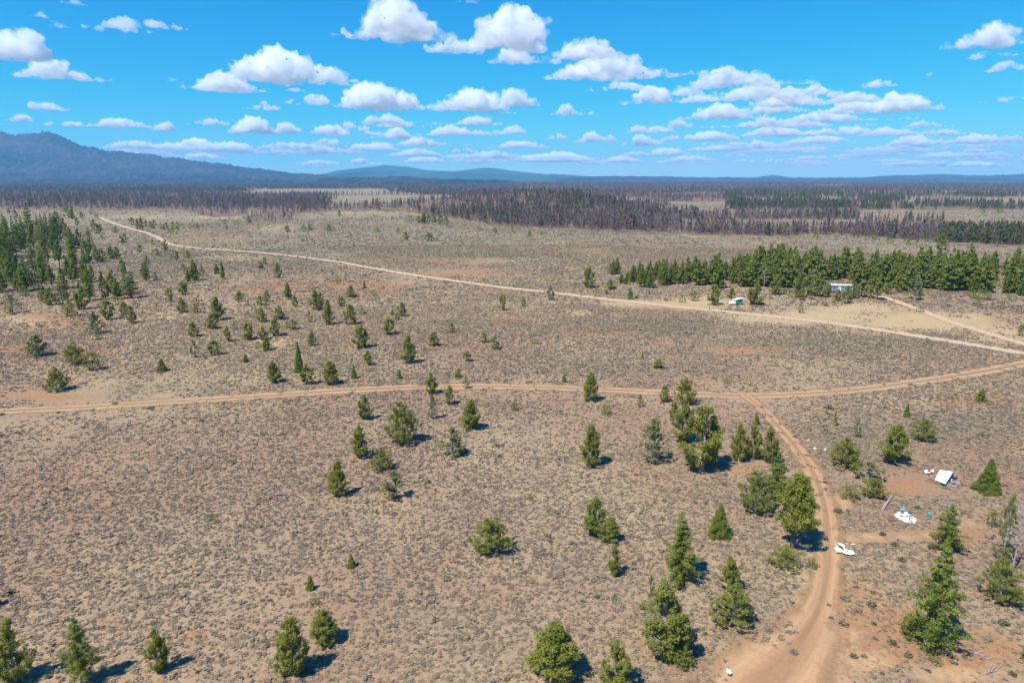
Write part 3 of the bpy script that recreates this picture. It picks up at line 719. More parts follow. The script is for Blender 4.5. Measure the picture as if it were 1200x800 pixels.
# trees scattered farther off: foot x, foot y, height, width in the photograph, then the habit
MIDL = """
2 326 78 20P 12 300 48 14P 9 320 56 14P 20 300 46 12P 25 297 40 13P 37 285 48 14P 30 296 42 12P 48 291 42 12P 53 293 44 14P 58 291 40 12P 64 289 38 12P 68 286 34 14J
75 276 20 11J 39 317 37 14P 51 301 17 12J 70 312 29 11U 83 292 24 14J 86 306 38 14P 87 324 30 15J 94 291 22 12J 102 309 26 12J 106 293 27 12P 113 307 17 9J 121 307 15 9J 130 304 15 9J 137 303 14 10J
146 285 12 9J 61 337 28 10U 47 317 13 12J 30 333 19 16B 17 318 13 12B 43 341 21 14B 74 339 26 10P 98 326 17 10J 108 331 21 10J 120 336 19 8P 131 333 17 12J 144 321 17 10J
90 264 9 5J 96 255 7 5J 80 256 16 12J 85 257 12 8J 109 252 10 8S 114 256 6 5B 110 268 11 7J 114 274 11 9J 118 271 9 5J 136 273 8 6J 120 281 6 8S 65 258 11 10J 11 251 7 5J 18 256 9 6J
3 343 22 11J 28 347 13 9B 15 368 23 18S 33 347 8 6B 52 354 19 12J 59 358 18 13J 71 358 23 12S 76 353 24 14J 83 372 21 16B 96 363 30 14J 106 353 40 14P 124 351 24 11J 131 346 26 12J 138 351 24 10P
137 358 11 10B 128 375 24 14J 113 392 26 18S 116 398 10 9B 146 369 15 10J 155 350 30 18P 148 345 30 10P 155 379 20 12J 172 330 26 9P
155 264 9 8J 162 270 13 5J 166 269 14 6J 171 266 8 5J 176 267 7 5J 181 268 11 8J 189 269 7 6B 195 269 8 7J 202 266 6 5J 208 269 9 6J 214 268 6 7B 223 268 7 7B 228 267 4 5B 232 267 6 4J 238 267 4 6B 244 267 5 4B
203 275 9 9B 262 263 6 5B 269 258 4 3B 266 269 5 3J 278 264 6 6B 292 262 9 5J 180 275 4 4B 179 287 7 6J 171 285 5 5B 164 296 10 6J 194 295 15 8J 184 300 9 11B 200 302 10 9B 207 306 13 6J 216 295 7 7B 220 303 9 6J 226 294 4 5B 239 292 3 4B
173 313 13 6S 169 326 19 9P 182 328 9 5J 215 318 9 6J 221 332 19 6P 228 329 25 12P 237 324 15 7S 254 321 12 6P 261 327 20 7P 254 308 4 3B 216 337 9 8S
214 346 16 13J 198 354 17 10J 214 367 19 12J 229 367 11 10J 233 357 11 11S 239 367 12 6S 185 365 10 7S 255 376 28 15J 248 386 17 15J 227 395 17 14J 281 354 13 9J 288 358 9 7S 292 372 9 6S 298 368 13 8S
229 420 22 11S 252 417 19 13J 267 401 19 9J 275 386 10 9S 290 399 22 14J 288 425 10 7C 237 403 5 4S
304 269 5 5B 337 272 8 7J 356 272 9 8B 363 271 10 7J 386 271 8 7J 391 271 5 4B 398 255 8 5J 398 264 4 4B 418 268 3 3B 442 272 7 7B 355 284 5 5B 360 283 3 2J 366 283 3 3B 339 297 3 3B 360 304 3 4B
305 315 9 8J 310 310 9 5J 326 326 18 10J 397 334 10 7B 427 338 9 4C 338 351 21 9P 346 360 13 8J 305 358 11 8J 313 354 14 9J 312 363 8 7J 307 378 17 12J 327 375 17 15J 323 395 23 15J 308 399 15 12J 343 387 12 12J 337 385 9 6S
370 364 23 14J 376 361 19 10S 363 378 13 8S 385 381 28 13J 401 359 13 10J 411 349 15 9J 438 347 7 8B 411 381 23 16J 425 368 8 10S 366 406 18 11J 423 409 28 18J 313 411 17 8P 310 412 10 14B 303 408 8 8B 382 416 4 4B
455 354 6 5S 471 371 17 11J 465 375 9 7J 460 369 7 4C 457 393 20 14J 514 359 8 6B 588 364 20 8J 569 371 5 4B 529 390 11 8J 537 390 8 5B 508 406 17 14J 567 402 11 11J 580 410 18 15S 491 391 7 4S
613 359 10 7J 670 357 5 3B 715 339 12 13J 738 351 14 8J 681 347 5 4B 640 384 3 5B 627 404 3 14W 711 345 6 4C 745 417 4 4B 753 420 7 4C 771 431 10 13U 851 450 7 8B 879 452 4 8W 661 448 9 5C
621 278 9 5J 657 302 5 5B 667 302 5 5B 537 299 4 5B 466 273 6 8B 475 281 9 7J 503 283 10 11J 496 282 6 6B 512 283 5 4B 561 271 7 6B 580 273 7 6J 560 276 3 3B 481 287 3 3B 547 300 2 3B 556 300 2 3B 600 269 6 5B
481 262 10 9B 490 262 9 7J 497 263 15 8P 509 262 10 7J 516 264 12 8J 523 265 11 7J 503 262 12 7J 460 258 5 4B 440 256 5 6B 635 275 4 4B 700 275 4 3B 766 275 5 3B 645 316 3 3B 694 275 3 3B 737 275 4 3B
956 280 11 9B 1042 285 9 9B 1063 287 9 9B 1089 284 7 9B 1103 293 18 13J 1098 284 10 9J 1138 294 10 6J 1025 281 9 7J 1075 285 6 5J 1118 295 5 4J 1168 288 11 10S 847 277 9 10B 920 277 5 6B 890 280 3 3B 1005 262 3 3B 1030 247 4 3B 1152 250 5 6B 1172 249 6 8B 983 248 3 2J 1170 250 3 3B
718 322 15 13J 723 320 17 8P 746 350 4 4C 761 345 4 3C 920 345 8 6J 977 358 8 9B 968 359 5 5J 963 358 6 5B 957 358 4 4B 1145 358 7 7B 1174 355 4 4B 1175 361 6 6B 1183 352 5 4B 1138 349 9 8B 1054 343 14 9J 1009 348 21 15U 1028 351 24 17U 1020 350 12 10J 1040 345 14 8J
935 349 26 14J 945 346 25 14J 957 348 23 15J 938 352 10 8J 925 349 9 7B 950 351 8 7B 1197 347 20 12P 1188 344 24 12P
"""
import re
for ln in MIDL.strip().splitlines():
    for t in re.findall(r'(-?\d+) (\d+) (\d+) (\d+)([A-Z])', ln):
        px_, py_, h_, w_ = (int(v) for v in t[:4])
        plant(px_, py_, h_ * random.uniform(0.98, 1.1), w_ * random.uniform(1.05, 1.28), t[4])
for px_, py_, h_, w_, st_, lb_ in NEAR:
    plant(px_, py_, h_, w_, st_, lb_)


# ------------------------------------------------------------------ more of the stand at the far left
lr = np.random.default_rng(12)
for k in range(34):
    px_ = lr.uniform(-30, 62) if k % 3 else lr.uniform(0, 110); py_ = lr.uniform(286, 345) if px_ < 40 else lr.uniform(288, 352)
    h_ = lr.uniform(20, 46) if px_ < 40 else lr.uniform(14, 30)
    plant(px_, py_, h_, h_ * lr.uniform(0.36, 0.5) + 2, 'P' if lr.random() < 0.6 else 'J')

# ------------------------------------------------------------------ the pine grove right of the middle
grove_r = np.random.default_rng(21)
FRT = [(728, 332), (745, 338), (770, 338), (800, 337), (830, 339), (860, 337), (900, 337), (940, 338), (970, 331), (1000, 332), (1030, 341), (1060, 342), (1090, 343), (1120, 342), (1160, 344), (1260, 347)]
BCK = [(728, 328), (745, 325), (800, 321), (860, 318), (920, 317), (1000, 316), (1100, 317), (1260, 318)]
TOP = [(728, 320), (745, 307), (770, 305), (800, 303), (830, 297), (860, 296), (890, 287), (895, 283), (905, 290), (940, 283), (955, 292), (1000, 289), (1020, 293), (1060, 293), (1085, 289), (1100, 294), (1130, 292), (1160, 296), (1200, 290), (1260, 286)]
spots = []; tries = 0
while len(spots) < 225 and tries < 30000:
    tries += 1
    px_ = grove_r.uniform(728, 1250)
    f = np.interp(px_, *zip(*FRT)); b = np.interp(px_, *zip(*BCK))
    py_ = grove_r.uniform(b, f)
    P = at(px_, py_)
    if fnoise(P.x, P.y, 16, 88) < 0.31 and py_ > b + 3 and px_ > 880: continue
    if all((P.x - q[0]) ** 2 + (P.y - q[1]) ** 2 > 3.0 ** 2 for q in spots):
        spots.append((P.x, P.y, px_, py_))
spots.sort(key=lambda s: -s[3])
for x_, y_, px_, py_ in spots:
    f = np.interp(px_, *zip(*FRT)); b = np.interp(px_, *zip(*BCK)); t = np.interp(px_, *zip(*TOP))
    e = (f - py_) / max(1, f - b)                      # 0 at the front edge, 1 at the back
    zc = project(x_, y_)[2]
    Hm = (py_ - t) / F * zc * (0.52 + 0.58 * grove_r.random() ** 0.8) * 1.04 * (0.82 + 0.18 * e)
    Hm = max(4, min(Hm, 17.5))
    st = 'P'
    front = e < 0.25
    tall = 'tall' if Hm > 11.5 else 'shorter'
    part = next(n_ for lim, n_ in ((775, 'at the left tip of the green grove'), (850, 'behind the bushes left of the teal trailer'), (905, 'behind the teal trailer'), (960, 'behind the yellowish round tree'),
                (1005, 'behind the white trailer home'), (1060, 'behind the start of the dusty drive'), (1120, 'in the thick of the grove right of the drive'), (1170, 'behind the low wide pine'), (9999, 'at the right edge of the grove')) if px_ < lim)
    row = 'in the front line' if e < 0.2 else 'in the second line' if e < 0.45 else 'in the crowded rear'
    plant_at(Vector((x_, y_, 0)), Hm, Hm * grove_r.uniform(0.46, 0.66), st, Hm / zc * F, px_, py_, 12, f'{tall} pine {row} {part}', f'{tall} pines {row} {part}', lod='mid')

# ------------------------------------------------------------------ burned wood: dead and living trees across the middle distance
def snag_proto(seed, kind):
    r = np.random.default_rng(seed)
    mb = MB(); mb.tube([(0, 0, -0.03), (r.normal() * .01, r.normal() * .01, 0.5), (r.normal() * .015, r.normal() * .015, 1)], [0.016, 0.010, 0.003], 4, cap=False)
    wv = np.array([v for v in mb.v]); wq = [f for f in mb.f]
    nb = 22 if kind != 'green' else 0
    extra = []; tri = []
    for i in range(nb):
        u = r.random() ** 0.8; z = 0.2 + 0.75 * u; ln = 0.17 * (1 - u) ** 0.7 * (0.5 + r.random()); t = r.random() * 6.28
        n0 = len(wv) + len(extra)
        extra += [(0, 0, z), (0, 0, z + 0.022), (ln * math.cos(t), ln * math.sin(t), z + ln * r.uniform(-0.3, 0.25))]
        tri.append((n0, n0 + 1, n0 + 2))
    if extra: wv = np.concatenate([wv, np.array(extra)])
    n = {'bare': 22, 'rust': 60, 'green': 90}[kind]
    C = []; Rd = []
    for i in range(n):
        u = r.random() ** 1.2; z = 0.14 + 0.84 * u; t = r.random() * 6.28; q = (0.17 if kind != 'green' else 0.2) * (1 - u) ** 0.75 * r.random() ** 0.5
        C.append((q * math.cos(t), q * math.sin(t), z)); Rd.append(0.03)
    V, Q, tint = leaves(np.array(C), np.array(Rd), 1, 0.062 if kind != 'bare' else 0.045, r)
    allv = np.concatenate([V, wv]); o_ = len(V)
    quads = np.concatenate([Q, np.array(wq) + o_]); tris = np.array(tri).reshape(-1, 3) + o_ if tri else None
    mi = [0] * len(Q) + [1] * len(wq) + [1] * (0 if tri is None else len(tri))
    return raw_mesh('dead_tree', allv, quads, tris, [M['deadneedle'] if kind != 'green' else M['fargreen'], M['snagwood']], mi, attr={'tint': np.concatenate([tint, np.full(len(wv), 0.5)])})
SNAG = [snag_proto(900 + k, kd) for k, kd in enumerate(['bare', 'bare', 'bare', 'rust', 'rust', 'rust', 'rust', 'green', 'green', 'green'])]
wr = np.random.default_rng(33)
NW = 150000
r_ = 520 + (7000 - 520) * wr.random(NW) ** 1.7
t_ = wr.uniform(R(-46), R(46), NW)
X = r_ * np.sin(t_); Y = r_ * np.cos(t_)
fmk = forest_mask(X, Y); px, py, zc = project(X, Y)
den = fnoise(X, Y, 120, 41)
right = px > 850
edge = np.interp(px, FRONT[:, 0], FRONT[:, 1]) - py                    # how deep inside the wood, in photo pixels
thin = np.clip(0.28 + edge / 9, 0.2, 1)
thr = np.where(right & (py > 250), 0.47, np.where(py < 226, 0.33, 0.40))
keep = fmk & (r_ < 7000) & (wr.random(NW) < thin * (0.06 + 0.94 * sstep(thr - 0.09, thr + 0.09, den)))
X, Y, px, py, zc, r_ = (v[keep] for v in (X, Y, px, py, zc, r_))
Z = terrain(X, Y)
gn = fnoise(X, Y, 260, 47)
pg = 0.07 + 0.26 * sstep(0.48, 0.72, gn)
pg = np.where((py > 228) & (py < 247) & (px > 850), np.maximum(pg, 0.55), pg)
pg = np.where((px > 1100) & (py > 264), 0.65, pg)
pg = np.where((px < 400) & (py < 226), np.maximum(pg, 0.45), pg)
pg = np.where((px > 400) & (px < 640) & (py < 232) & (py > 222), np.maximum(pg, 0.5), pg)
pg = np.where((px > 650) & (px < 730) & (py < 256) & (py > 234), np.maximum(pg, 0.4), pg)
pg = np.where((px > 225) & (px < 355) & (py > 247), 0.05, pg)
isg = wr.random(len(X)) < pg
rust = wr.random(len(X)) < 0.30 + 0.5 * fnoise(X, Y, 150, 52)
idx = np.where(isg, wr.integers(7, 10, len(X)), np.where(rust, wr.integers(3, 7, len(X)), wr.integers(0, 3, len(X))))
Hs = (4 + 8.2 * wr.random(len(X)) ** 0.8) * np.where(isg, 1.05, 1.0) * np.where((px > 850) & (py > 250), 0.85, 1.0)
Hs = np.where((px > 375) & (px < 625) & (py > 240), Hs * 0.85, Hs)
Hs = np.where((px > 225) & (px < 355) & (py > 247), Hs * 0.72, Hs)
order = np.argsort(r_)
# the nearest dead trees, each an object of its own
BANDS = [(-500, 225, 'at the left end of the burned wood'), (225, 283, 'in the purple grey island of burned trees before the wood'), (283, 355, 'in the pale burned thicket jutting out of the wood'),
         (355, 480, 'along the burned wood behind the yellow meadow strip'), (480, 620, 'along the burned wood behind the small green grove'), (620, 730, 'at the foot of the wooded butte'),
         (730, 860, 'along the burned wood above the far meadow'), (860, 1010, 'in the thin burned row beyond the pine grove'), (1010, 1110, 'in the sparse burned row right of the far meadow'), (1110, 2500, 'in the mixed dark row at the right edge')]
ndead = ngreen = 0; used = np.zeros(len(X), bool)
for k in order:
    if px[k] < -20 or px[k] > 1220: continue
    g = idx[k] >= 7
    if (g and ngreen >= 40) or (not g and ndead >= 280): continue
    # spread over the breadth of the view: only trees near the front edge
    where = next(b for b in BANDS if b[0] <= px[k] < b[1])
    o = link('conifer' if g else 'dead_tree', SNAG[idx[k]], None, (X[k], Y[k], Z[k]), wr.random() * 6.28, (Hs[k] * wr.uniform(0.8, 1.2),) * 2 + (Hs[k],))
    kd = 'green conifer' if g else 'brown needled dead tree' if idx[k] >= 3 else 'bare grey dead tree'
    tag(o, f'{kd} {where[2]}', 'conifer' if g else 'dead tree', f'{kd}s {where[2]}')
    used[k] = True
    if g: ngreen += 1
    else: ndead += 1
rest = ~used

protos = bpy.data.collections.new('pattern')
def pattern(meshes, nm):
    c = bpy.data.collections.new(nm)
    for i_, me_ in enumerate(meshes):
        o = bpy.data.objects.new(f'{nm}_{i_:02d}', me_); c.objects.link(o)
    return c
def scatter(name, V, idx, rot, scl, coll, label, kind='stuff'):
    me = bpy.data.meshes.new(name)
    me.vertices.add(len(V)); me.vertices.foreach_set('co', np.asarray(V, np.float32).ravel())
    for k, v, ty in (('pick', idx, 'INT'), ('turn', rot, 'FLOAT')):
        a = me.attributes.new(k, ty, 'POINT'); a.data.foreach_set('value', np.asarray(v, np.int32 if ty == 'INT' else np.float32))
    a = me.attributes.new('size', 'FLOAT_VECTOR', 'POINT'); a.data.foreach_set('vector', np.asarray(scl, np.float32).ravel())
    o = link(name, me); tag(o, label, None, None, kind)
    ng = bpy.data.node_groups.new(name, 'GeometryNodeTree')
    ng.interface.new_socket('Geometry', in_out='INPUT', socket_type='NodeSocketGeometry')
    ng.interface.new_socket('Geometry', in_out='OUTPUT', socket_type='NodeSocketGeometry')
    n = ng.nodes; l = ng.links
    gi = n.new('NodeGroupInput'); go = n.new('NodeGroupOutput')
    m2p = n.new('GeometryNodeMeshToPoints'); iop = n.new('GeometryNodeInstanceOnPoints')
    ci = n.new('GeometryNodeCollectionInfo'); ci.inputs['Collection'].default_value = coll
    ci.inputs['Separate Children'].default_value = True; ci.inputs['Reset Children'].default_value = True
    def na(nm_, ty):
        q = n.new('GeometryNodeInputNamedAttribute'); q.data_type = ty; q.inputs['Name'].default_value = nm_
        return [s for s in q.outputs if s.enabled and s.name == 'Attribute'][0]
    cx = n.new('ShaderNodeCombineXYZ'); l.new(na('turn', 'FLOAT'), cx.inputs[2])
    l.new(gi.outputs[0], m2p.inputs[0]); l.new(m2p.outputs[0], iop.inputs['Points']); l.new(ci.outputs[0], iop.inputs['Instance'])
    iop.inputs['Pick Instance'].default_value = True
    l.new(na('pick', 'INT'), iop.inputs['Instance Index']); l.new(cx.outputs[0], iop.inputs['Rotation']); l.new(na('size', 'FLOAT_VECTOR'), iop.inputs['Scale'])
    l.new(iop.outputs[0], go.inputs[0])
    md = o.modifiers.new('scatter', 'NODES'); md.node_group = ng
    return o
snag_coll = pattern(SNAG, 'snag')
n_ = int(rest.sum())
sw = Hs[rest] * wr.uniform(0.8, 1.25, n_) * (1 + 1.2 * sstep(1800, 5000, r_[rest]))
scatter('burned_forest', np.stack([X[rest], Y[rest], Z[rest]], 1), idx[rest], wr.random(n_) * 6.28, np.stack([sw, sw, Hs[rest]], 1), snag_coll,
        'wide belt of burned and living conifers across the plain')

# ------------------------------------------------------------------ sagebrush and dry bunch grass
def brush_mat(name, cols):
    return foliage(name, cols, 0.3)
M['sage'] = brush_mat('sagebrush', [(0.18, 0.15, 0.095), (0.43, 0.355, 0.235), (0.30, 0.235, 0.16)])
M['drygrass'] = brush_mat('dry_grass', [(0.29, 0.205, 0.12), (0.52, 0.38, 0.24), (0.40, 0.275, 0.17)])
M['greybrush'] = brush_mat('purple_grey_brush', [(0.14, 0.105, 0.085), (0.36, 0.27, 0.225), (0.24, 0.185, 0.165)])
M['greensage'] = brush_mat('green_sagebrush', [(0.09, 0.095, 0.05), (0.26, 0.26, 0.14), (0.16, 0.16, 0.10)])
def bush(seed, mat, n, hgt, leaf):
    r = np.random.default_rng(seed)
    k = 9
    C = np.stack([r.normal(size=k) * 0.26, r.normal(size=k) * 0.26, hgt * (0.25 + 0.5 * r.random(k))], 1)
    V, Q, tint = leaves(C, np.full(k, 0.24), max(2, n // k), leaf, r, 0.8, 0.9)
    V[:, 2] = np.maximum(V[:, 2] * 1.0, -0.05)
    return raw_mesh('bush', V, Q, mats=[mat], attr={'tint': tint})
BUSH = [bush(300 + k, M['sage'], 54, 0.75, 0.19) for k in range(5)] + [bush(320 + k, M['greybrush'], 54, 0.65, 0.17) for k in range(4)] + \
       [bush(340 + k, M['drygrass'], 45, 0.45, 0.17) for k in range(3)] + [bush(360 + k, M['greensage'], 54, 0.8, 0.2) for k in range(2)]
br = np.random.default_rng(55)
def brush_points(r0, r1, n, fov=50):
    rr_ = np.sqrt(br.uniform(r0 ** 2, r1 ** 2, n)); tt = br.uniform(R(-fov), R(fov), n)
    return rr_ * np.sin(tt), rr_ * np.cos(tt)
bx_, by_, bs_ = [], [], []
for r0, r1, dens, s0, s1 in ((26, 120, 8.0, 0.17, 0.40), (120, 220, 4.6, 0.22, 0.48), (220, 420, 1.2, 0.36, 0.76), (420, 700, 0.24, 0.6, 1.1), (700, 1100, 0.05, 0.8, 1.5)):
    n = int(dens * (r1 ** 2 - r0 ** 2) * R(50))
    x_, y_ = brush_points(r0, r1, n); bx_.append(x_); by_.append(y_); bs_.append(br.uniform(s0, s1, n) * np.where(br.random(n) < 0.08, br.uniform(1.3, 1.9, n), br.uniform(0.7, 1.1, n)))
bx_ = np.concatenate(bx_); by_ = np.concatenate(by_); bs_ = np.concatenate(bs_)
zs_, zr_, zg_, zb_ = zones(bx_, by_)
n1 = fnoise(bx_, by_, 22, 61); n2 = fnoise(bx_, by_, 7, 64)
pd = 0.82 + 1.1 * (n1 - 0.45) + 1.0 * (n2 - 0.5)
n3 = fnoise(bx_, by_, 85, 67)
pd = pd + 1.3 * (n3 - 0.47) + 0.35 * zg_ - 0.62 * zs_ - 0.5 * zr_ - 1.6 * zb_
pd[project(bx_, by_)[1] > 690] -= 0.05
rd_ = road_dist(bx_, by_)
kp = (br.random(len(bx_)) < pd) & (rd_ > -0.35 + 0.7 * br.random(len(bx_)))
kp &= ~forest_mask(bx_, by_)
bx_, by_, bs_, n1, zg_, zs_, zr_ = (v[kp] for v in (bx_, by_, bs_, n1, zg_, zs_, zr_))
kindn = 0.5 * fnoise(bx_, by_, 45, 71) + 0.5 * fnoise(bx_, by_, 130, 76); q = br.random(len(bx_))
pgrey = np.clip(0.25 + 3.2 * (kindn - 0.5), 0.05, 0.8); pgrass = np.clip(0.40 + 2.6 * (0.5 - kindn) + 0.3 * zs_ - 0.2 * zg_, 0.05, 0.7)
bi = np.where(q < pgrey * 0.6, br.integers(5, 9, len(q)), np.where(q < pgrey * 0.6 + pgrass * 0.5, br.integers(9, 12, len(q)), np.where(q > 0.97 - 0.05 * zg_, br.integers(12, 14, len(q)), br.integers(0, 5, len(q)))))
bsz = np.stack([bs_, bs_ * br.uniform(0.8, 1.2, len(bs_)), bs_ * br.uniform(0.42, 0.78, len(bs_))], 1)
scatter('sagebrush_cover', np.stack([bx_, by_, terrain(bx_, by_)], 1), bi, br.random(len(bi)) * 6.28, bsz, pattern(BUSH, 'brush'), 'low grey sagebrush and dry bunch grass covering the plain')
print('brush', len(bi), 'forest', n_, 'trees', len(TREES))
# single bushes large enough to pick out
def big_bush(seed, mat, n=260, leaf=0.085):
    r = np.random.default_rng(seed); k = 26
    d = r.normal(size=(k, 3)); d /= np.linalg.norm(d, axis=1)[:, None]; d[:, 2] = abs(d[:, 2])
    C = d * (0.22 + 0.13 * r.random(k))[:, None]
    V, Q, tint = leaves(C, np.full(k, 0.13), n // k, leaf, r, 0.9, 0.4)
    return raw_mesh('foliage', V, Q, mats=[mat], attr={'tint': tint})
BB = {'g': [big_bush(400 + k, M['juniper']) for k in range(2)], 'd': [big_bush(410 + k, M['greensage']) for k in range(3)], 's': [big_bush(420 + k, M['sage']) for k in range(3)]}
BUSHES = [
 (1021, 713, 12, 16, 'd', 'round dark green bush on the bare soil right of the rutted road'), (1045, 757, 12, 15, 'd', 'dark bush between the bare turnaround and the tallest pine'),
 (1063, 771, 10, 13, 'd', 'dark bush just left of the foot of the tallest pine'), (1175, 735, 16, 17, 'd', 'largest dark bush below the broad loose juniper'),
 (1186, 793, 9, 13, 'd', 'dark bush near the bottom right corner'), (1057, 659, 11, 12, 'd', 'dark green bush between the white scraps and the tall pine'),
 (1022, 696, 7, 8, 'd', 'small dark bush just behind the round dark green one'), (1024, 733, 6, 9, 'd', 'small dark bush in front of the round dark green one'),
 (974, 726, 5, 7, 'd', 'tiny dark bush standing in the rutted road'), (971, 711, 6, 8, 's', 'small grey bush on the right rut of the road'),
 (982, 602, 9, 13, 'd', 'dark low bush right of the rutted road below the thicket'), (994, 604, 6, 7, 'g', 'small green bush beside the dark low one'),
 (1075, 597, 7, 10, 'd', 'small dark bush behind the teal barrel'), (1034, 628, 7, 10, 'd', 'small olive bush on the orange side path'),
 (1049, 641, 8, 12, 'd', 'grey green bush below the white tarp'), (967, 567, 5, 7, 'd', 'tiny bush on the right verge of the rutted road'),
 (967, 575, 5, 8, 's', 'tiny grey bush on the right verge of the rutted road'), (932, 513, 5, 7, 'd', 'tiny dark bush on the left verge near the road fork'),
 (990, 705, 10, 16, 's', 'wide grey sagebrush right of the road bend'), (1005, 720, 10, 14, 's', 'grey sagebrush left of the small dark bush'),
 (988, 735, 12, 16, 's', 'pale sagebrush on the bare turnaround'), (1000, 772, 7, 12, 'd', 'low olive sagebrush at the front of the turnaround'),
 (1012, 772, 7, 11, 's', 'pale sagebrush next to the low olive one'), (930, 768, 8, 14, 's', 'grey sagebrush on the left rim of the turnaround'),
 (900, 742, 8, 12, 's', 'grey sagebrush beside the left verge near the road end'), (1130, 772, 7, 9, 'd', 'small green bush right of the tallest pine'),
 (1087, 788, 6, 8, 'd', 'small bush in front of the yellow shrub'), (742, 663, 8, 11, 's', 'pale grey bush right of the small upright sapling'),
 (700, 702, 7, 9, 'd', 'small dark bush left of the tall full conifer'), (594, 799, 12, 10, 'g', 'small green bush cut by the bottom edge near the middle'),
 (645, 636, 6, 8, 'd', 'small dark bush above the open flat right of the broad round juniper'), (526, 682, 7, 9, 's', 'grey bush on the open flat left of the broad round juniper'),
 (402, 648, 10, 8, 's', 'small grey bush just behind the small dark cone sapling'), (502, 567, 6, 10, 'd', 'low dark bush on the flat right of the loose juniper'),
 (583, 524, 8, 9, 'd', 'small olive bush right of the two lobed juniper'), (586, 536, 6, 8, 'd', 'low dark bush below the olive one'),
 (970, 480, 14, 15, 's', 'dark grey bush beside the track right of the road fork'), (727, 534, 8, 9, 's', 'pale sage bush right of the evenly tapered juniper'),
 (733, 507, 6, 6, 'd', 'small green bush above the open crowned juniper'), (838, 526, 8, 9, 's', 'grey bush right of the largest centre juniper'),
 (135, 474, 4, 9, 'd', 'low dark tuft on the near edge of the track at the left'), (176, 480, 5, 9, 'd', 'second low dark tuft below the track at the left'), (2, 487, 5, 8, 'd', 'dark tuft on the track at the left edge'),
 (10, 700, 14, 20, 's', 'dark grey bush at the left edge near the bottom'), (1177, 570, 5, 8, 'd', 'tiny bush right of the bright cone shaped pine'),
 (1128, 603, 7, 9, 's', 'grey bush right of the tall pine beside the barrel'), (1195, 735, 9, 10, 's', 'grey bush at the right edge below the broad loose juniper'),
]
for k, (px_, py_, h_, w_, kd, lb) in enumerate(BUSHES):
    P = at(px_, py_); zc_ = project(P.x, P.y)[2]; wm = w_ / F * zc_
    P += Vector((P.x, P.y, 0)).normalized() * wm * 0.4
    o = link('bush' if kd != 's' else 'sagebrush', BB[kd][k % len(BB[kd])], None, P, random.random() * 6.28, (wm, wm, min(h_ * 1.35, w_ * 0.95) / F * zc_))
    tag(o, lb, 'bush')

# ------------------------------------------------------------------ bare dead tree, fallen wood
def empty(name, loc, rz=0, label=None, cat=None, group=None):
    o = bpy.data.objects.new(name, None); col.objects.link(o); o.location = loc; o.rotation_euler = (0, 0, rz); o.empty_display_size = 0.3
    return tag(o, label, cat, group)
def dead_tree(px_, py_, h_, spread, label, seed):
    r = random.Random(seed); P = at(px_, py_); zc_ = project(P.x, P.y)[2]; H = h_ / F * zc_ * 1.08
    root = empty('dead_tree', P, 0, label, 'dead tree')
    mb = MB(); mb.tube([(0, 0, -.1), (.1, 0, H * .4), (-.05, .1, H * .8), (0.1, .05, H)], [.09, .07, .04, .015], 6); mb.build('trunk', M['greywood'], root)
    mb = MB()
    for k in range(42):
        z = H * r.uniform(.12, .95); a = r.uniform(0, 6.28); ln = spread * (1 - z / H * .7) * r.uniform(.4, 1)
        p0 = Vector((0, 0, z)); p1 = p0 + Vector((math.cos(a) * ln * .6, math.sin(a) * ln * .6, ln * .25)); p2 = p0 + Vector((math.cos(a + .2) * ln, math.sin(a + .2) * ln, ln * r.uniform(.1, .6)))
        mb.tube([p0, p1, p2], [.045, .03, .012], 3, cap=False)
        for s in range(3):
            e = p1.lerp(p2, r.random()); f = e + Vector((r.uniform(-.5, .5), r.uniform(-.5, .5), r.uniform(0, .5))); mb.tube([e, f], [.018, .008], 3, cap=False)
    mb.build('branches', M['greywood'], root)
for k_, (px_, py_, h_, wh) in enumerate([(952, 342, 24, 'behind the yellow green trees left of the white trailer home'), (1074, 345, 22, 'behind the shaggy open tree by the dusty drive'), (1113, 341, 30, 'right of the shaggy open tree in the grove front'),
                                     (783, 331, 22, 'near the left tip of the green grove'), (895, 337, 26, 'behind the teal trailer in the grove front')]):
    dead_tree(px_, py_, h_, 1.5, 'pale bare dead tree ' + wh, 30 + k_)
dead_tree(1186, 668, 92, 1.9, 'bare grey dead tree near the right edge behind the broad loose juniper', 3)
def fallen(name, px0, py0, px1, py1, rad, label, cat, limbs, seed):
    r = random.Random(seed); a = at(px0, py0, rad); b = at(px1, py1, rad); d = b - a
    root = empty(name, a, 0, label, cat)
    mb = MB(); mb.tube([Vector((0, 0, 0)), d * .5 + Vector((0, 0, .08)), d], [rad, rad * .85, rad * .5], 8); mb.build('log', M['greywood'], root)
    if limbs:
        mb = MB()
        for k in range(limbs):
            p = d * r.uniform(.2, .95); q = p + d * r.uniform(.05, .3) + Vector((r.uniform(-1, 1), r.uniform(-1, 1), r.uniform(.05, .7)))
            mb.tube([p, p.lerp(q, .5) + Vector((0, 0, .1)), q], [rad * .4, rad * .28, rad * .1], 4, cap=False)
        mb.build('limbs', M['greywood'], root)
fallen('fallen_log', 1034, 597, 1046, 580, .16, 'short grey log lying behind the white tarp', 'log', 0, 1)
fallen('fallen_branch', 926, 652, 949, 668, .09, 'grey fallen limbs under the leaning roadside tree', 'branch', 9, 2)
fallen('fallen_branch', 1135, 762, 1158, 772, .05, 'thin pale fallen branch right of the tallest pine', 'branch', 6, 3)
fallen('fallen_branch', 1150, 790, 1170, 785, .05, 'thin pale fallen branch near the bottom edge right of the tallest pine', 'branch', 8, 4)
fallen('fallen_branch', 1098, 588, 1118, 596, .06, 'grey fallen branch behind the tall pine by the barrel', 'branch', 5, 5)
